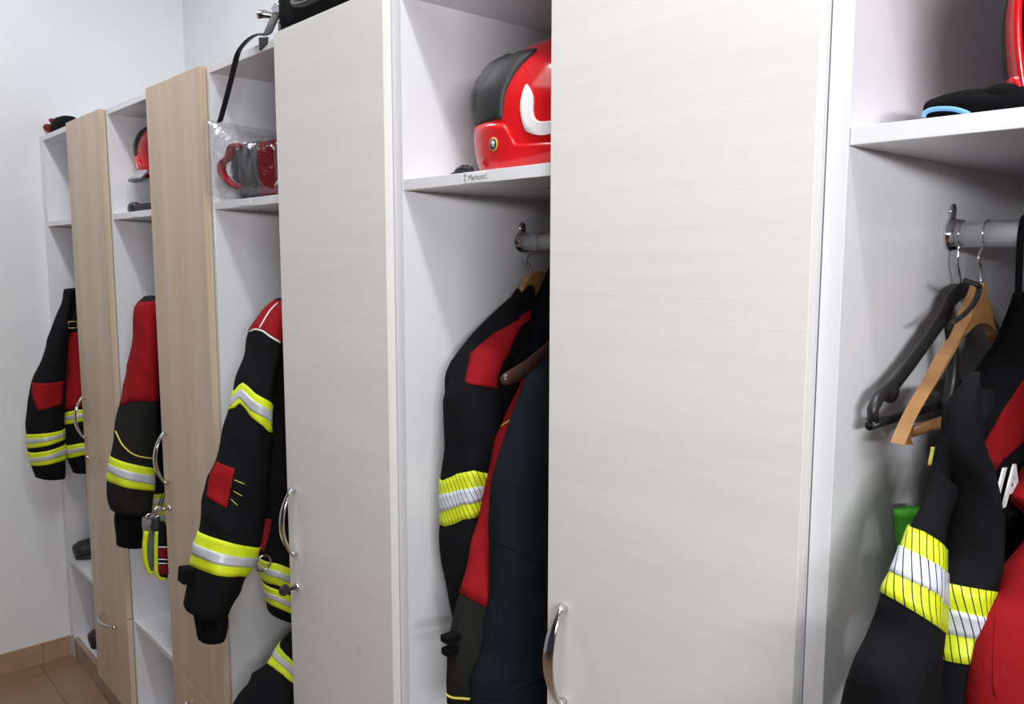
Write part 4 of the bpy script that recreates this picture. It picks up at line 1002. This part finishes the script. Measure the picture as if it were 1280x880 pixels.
q = [ony(u, v, -.012) for u, v in ((324, 47), (335, 46), (334, 55), (325, 63))]
obj('strap_end', prism(nb(), [(p.x, p.z) for p in q], 'y', -.014, -.010), M['rubber'], bg, False, None, .001)
q0, q1 = ony(325, 19.5, .07), ony(352, 23, .10)
nz = empty('metal_nozzle', q0, 'chrome metal fitting poking out beside the black duffel bag', 'nozzle')
ax = (q1-q0).normalized()
obj('barrel', revolve(nb(), [(-.004, .009), (0, .0125), (.006, .0135), (.018, .0135), (.020, .0115), (.075, .0115), (.078, .010), (.12, .010)], q0, ax, 24), M['chrome'], nz)
q2 = ony(352, 14, .09)
obj('lever', prism(nb(), [(p.x, p.z) for p in (ony(u, v, .085) for u, v in ((341, 12), (348, 2), (354, 8), (352, 20), (346, 17)))], 'y', .078, .095), M['chrome_dull'], nz, False, None, .002)
obj('leg', tube(nb(), [(q1.x, q1.y, q1.z), (q1.x-.004, q1.y, ztop)], .008, 12), M['dark_plastic'], nz)

# red and black glove on top of the farthest locker
q = lambda u, v, y=.03: ony(u, v, y)
gt = empty('work_glove', q(66, 167), 'red and black glove with fingers spread on top of the farthest locker', 'glove')
for nm, pts, rr, mt in (('finger', ((75, 160), (66, 161), (57, 159), (54, 158.5)), (.022, .02, .014, .005), 'dark_red_cloth'), ('finger', ((79, 158), (72, 154), (66, 151.5), (62.5, 150)), (.02, .016, .012, .005), 'dark_red_cloth'),
                        ('palm', ((63.5, 164.5), (70, 160.5), (76, 157.5), (83, 156), (90, 153)), (.006, .022, .028, .026, .02), 'black_cloth')):
    pp = [q(u, v) for u, v in pts]; pp = [Vector((p.x, p.y, max(p.z, ZT+.003+r))) for p, r in zip(pp, rr)]
    obj(nm, tube(nb(), smooth_pts(pp, 1), [(r*.9, r) for r in rr], 14), M[mt], gt)
# footwear in the low compartments
def boot(px, X_, label, z0, y0, hgt, length):
    b = empty('boot', (X_, y0, z0), label, 'boot')
    R = [(-.5, .045, .035), (-.42, .055, .045), (-.2, .062, .048), (.1, .075, .05), (.3, .085, .05), (.48, .08, .046), (.5, .07, .04)]
    bm = nb(); rings = []; n = 24
    for f, h, w in R:
        rings.append([bm.verts.new((X_+w*math.cos(2*PI*k/n), y0+.14+f*length, z0+.014+h*.5+h*.5*math.sin(2*PI*k/n))) for k in range(n)])
    for A_, B_ in zip(rings, rings[1:]):
        for k in range(n): bm.faces.new((A_[k], A_[(k+1) % n], B_[(k+1) % n], B_[k]))
    bm.faces.new(rings[0]); bm.faces.new(rings[-1])
    obj('foot', bm, M['rubber'], b)
    sh_ = Surf([(Vector((X_, y0+.14+.12*length, z0+hgt)), Vector((X_, y0+.14+.5*length, z0+hgt)), .055), (Vector((X_, y0+.14+.14*length, z0+.13)), Vector((X_, y0+.14+.5*length, z0+.13)), .052), (Vector((X_, y0+.14+.08*length, z0+.06)), Vector((X_, y0+.14+.5*length, z0+.06)), .048)], 2.1, .003, 12)
    obj('shaft', sh_.mesh(14, 28), M['rubber'], b)
    s_ = nb(); prism(s_, [(X_+.05*math.cos(a)*(1 if math.sin(a) < 0 else .85), y0+.14+length*.5*math.sin(a)) for a in [2*PI*k/28 for k in range(28)]], 'z', z0+.001, z0+.018)
    obj('sole', s_, M['dark_plastic'], b); return b
boot(None, ony(108, 704, .05).x, 'black boot on the low shelf of the farthest locker', ZL, -.0, .17, .26)
boot(None, ony(124, 790, .06).x, 'black boot on the bottom of the farthest locker, under its low shelf', ZB, .02, .24, .27)
boot(None, -2.62, 'black boot under the low shelf of the second locker', ZB, .02, .26, .27)

# ------------------------------------------------------------------ light
def area(name, loc, sx, sy, power, col=(1, 1, 1), rot=(0, 0, 0), spread=180):
    l = bpy.data.lights.new(name, 'AREA'); l.shape = 'RECTANGLE'; l.size = sx; l.size_y = sy; l.energy = power; l.color = col; l.spread = math.radians(spread)
    o = bpy.data.objects.new(name, l); COL.objects.link(o); o.location = loc; o.rotation_euler = rot; return o
area('ceiling_light', (-.1, -1.2, 3.2), 1.6, 1.7, 24, (.97, .985, 1))
area('ceiling_light', (-.3, -.52, 3.19), 1.2, .12, 22, (.97, .985, 1))
area('ceiling_light', (-2.6, -.52, 3.2), 1.0, .14, 18, (.97, .985, 1))
q_ = (Vector((-1.3, .15, 1.95))-Vector((1.3, -1.35, 1.88))).to_track_quat('-Z', 'Y')
area('fill_light', (1.3, -1.35, 1.88), 1.1, .12, 15, (.98, .985, 1), q_.to_euler(), 105)  # unseen fill added from the right to brighten the open columns, fixed to no wall
fl = bpy.data.lights.new('camera_flash', 'POINT'); fl.energy = 2.2; fl.shadow_soft_size = .025
fo = bpy.data.objects.new('camera_flash', fl); COL.objects.link(fo); fo.location = (CAM.x+.01, CAM.y-.02, 1.825)
w = bpy.data.worlds.new('world'); scene.world = w; w.use_nodes = True; w.node_tree.nodes['Background'].inputs[0].default_value = (.8, .85, .9, 1); w.node_tree.nodes['Background'].inputs[1].default_value = .3
vs = scene.view_settings; vs.view_transform = 'Standard'; vs.look = 'None'; vs.gamma = 1; vs.use_curve_mapping = False; vs.exposure = 0
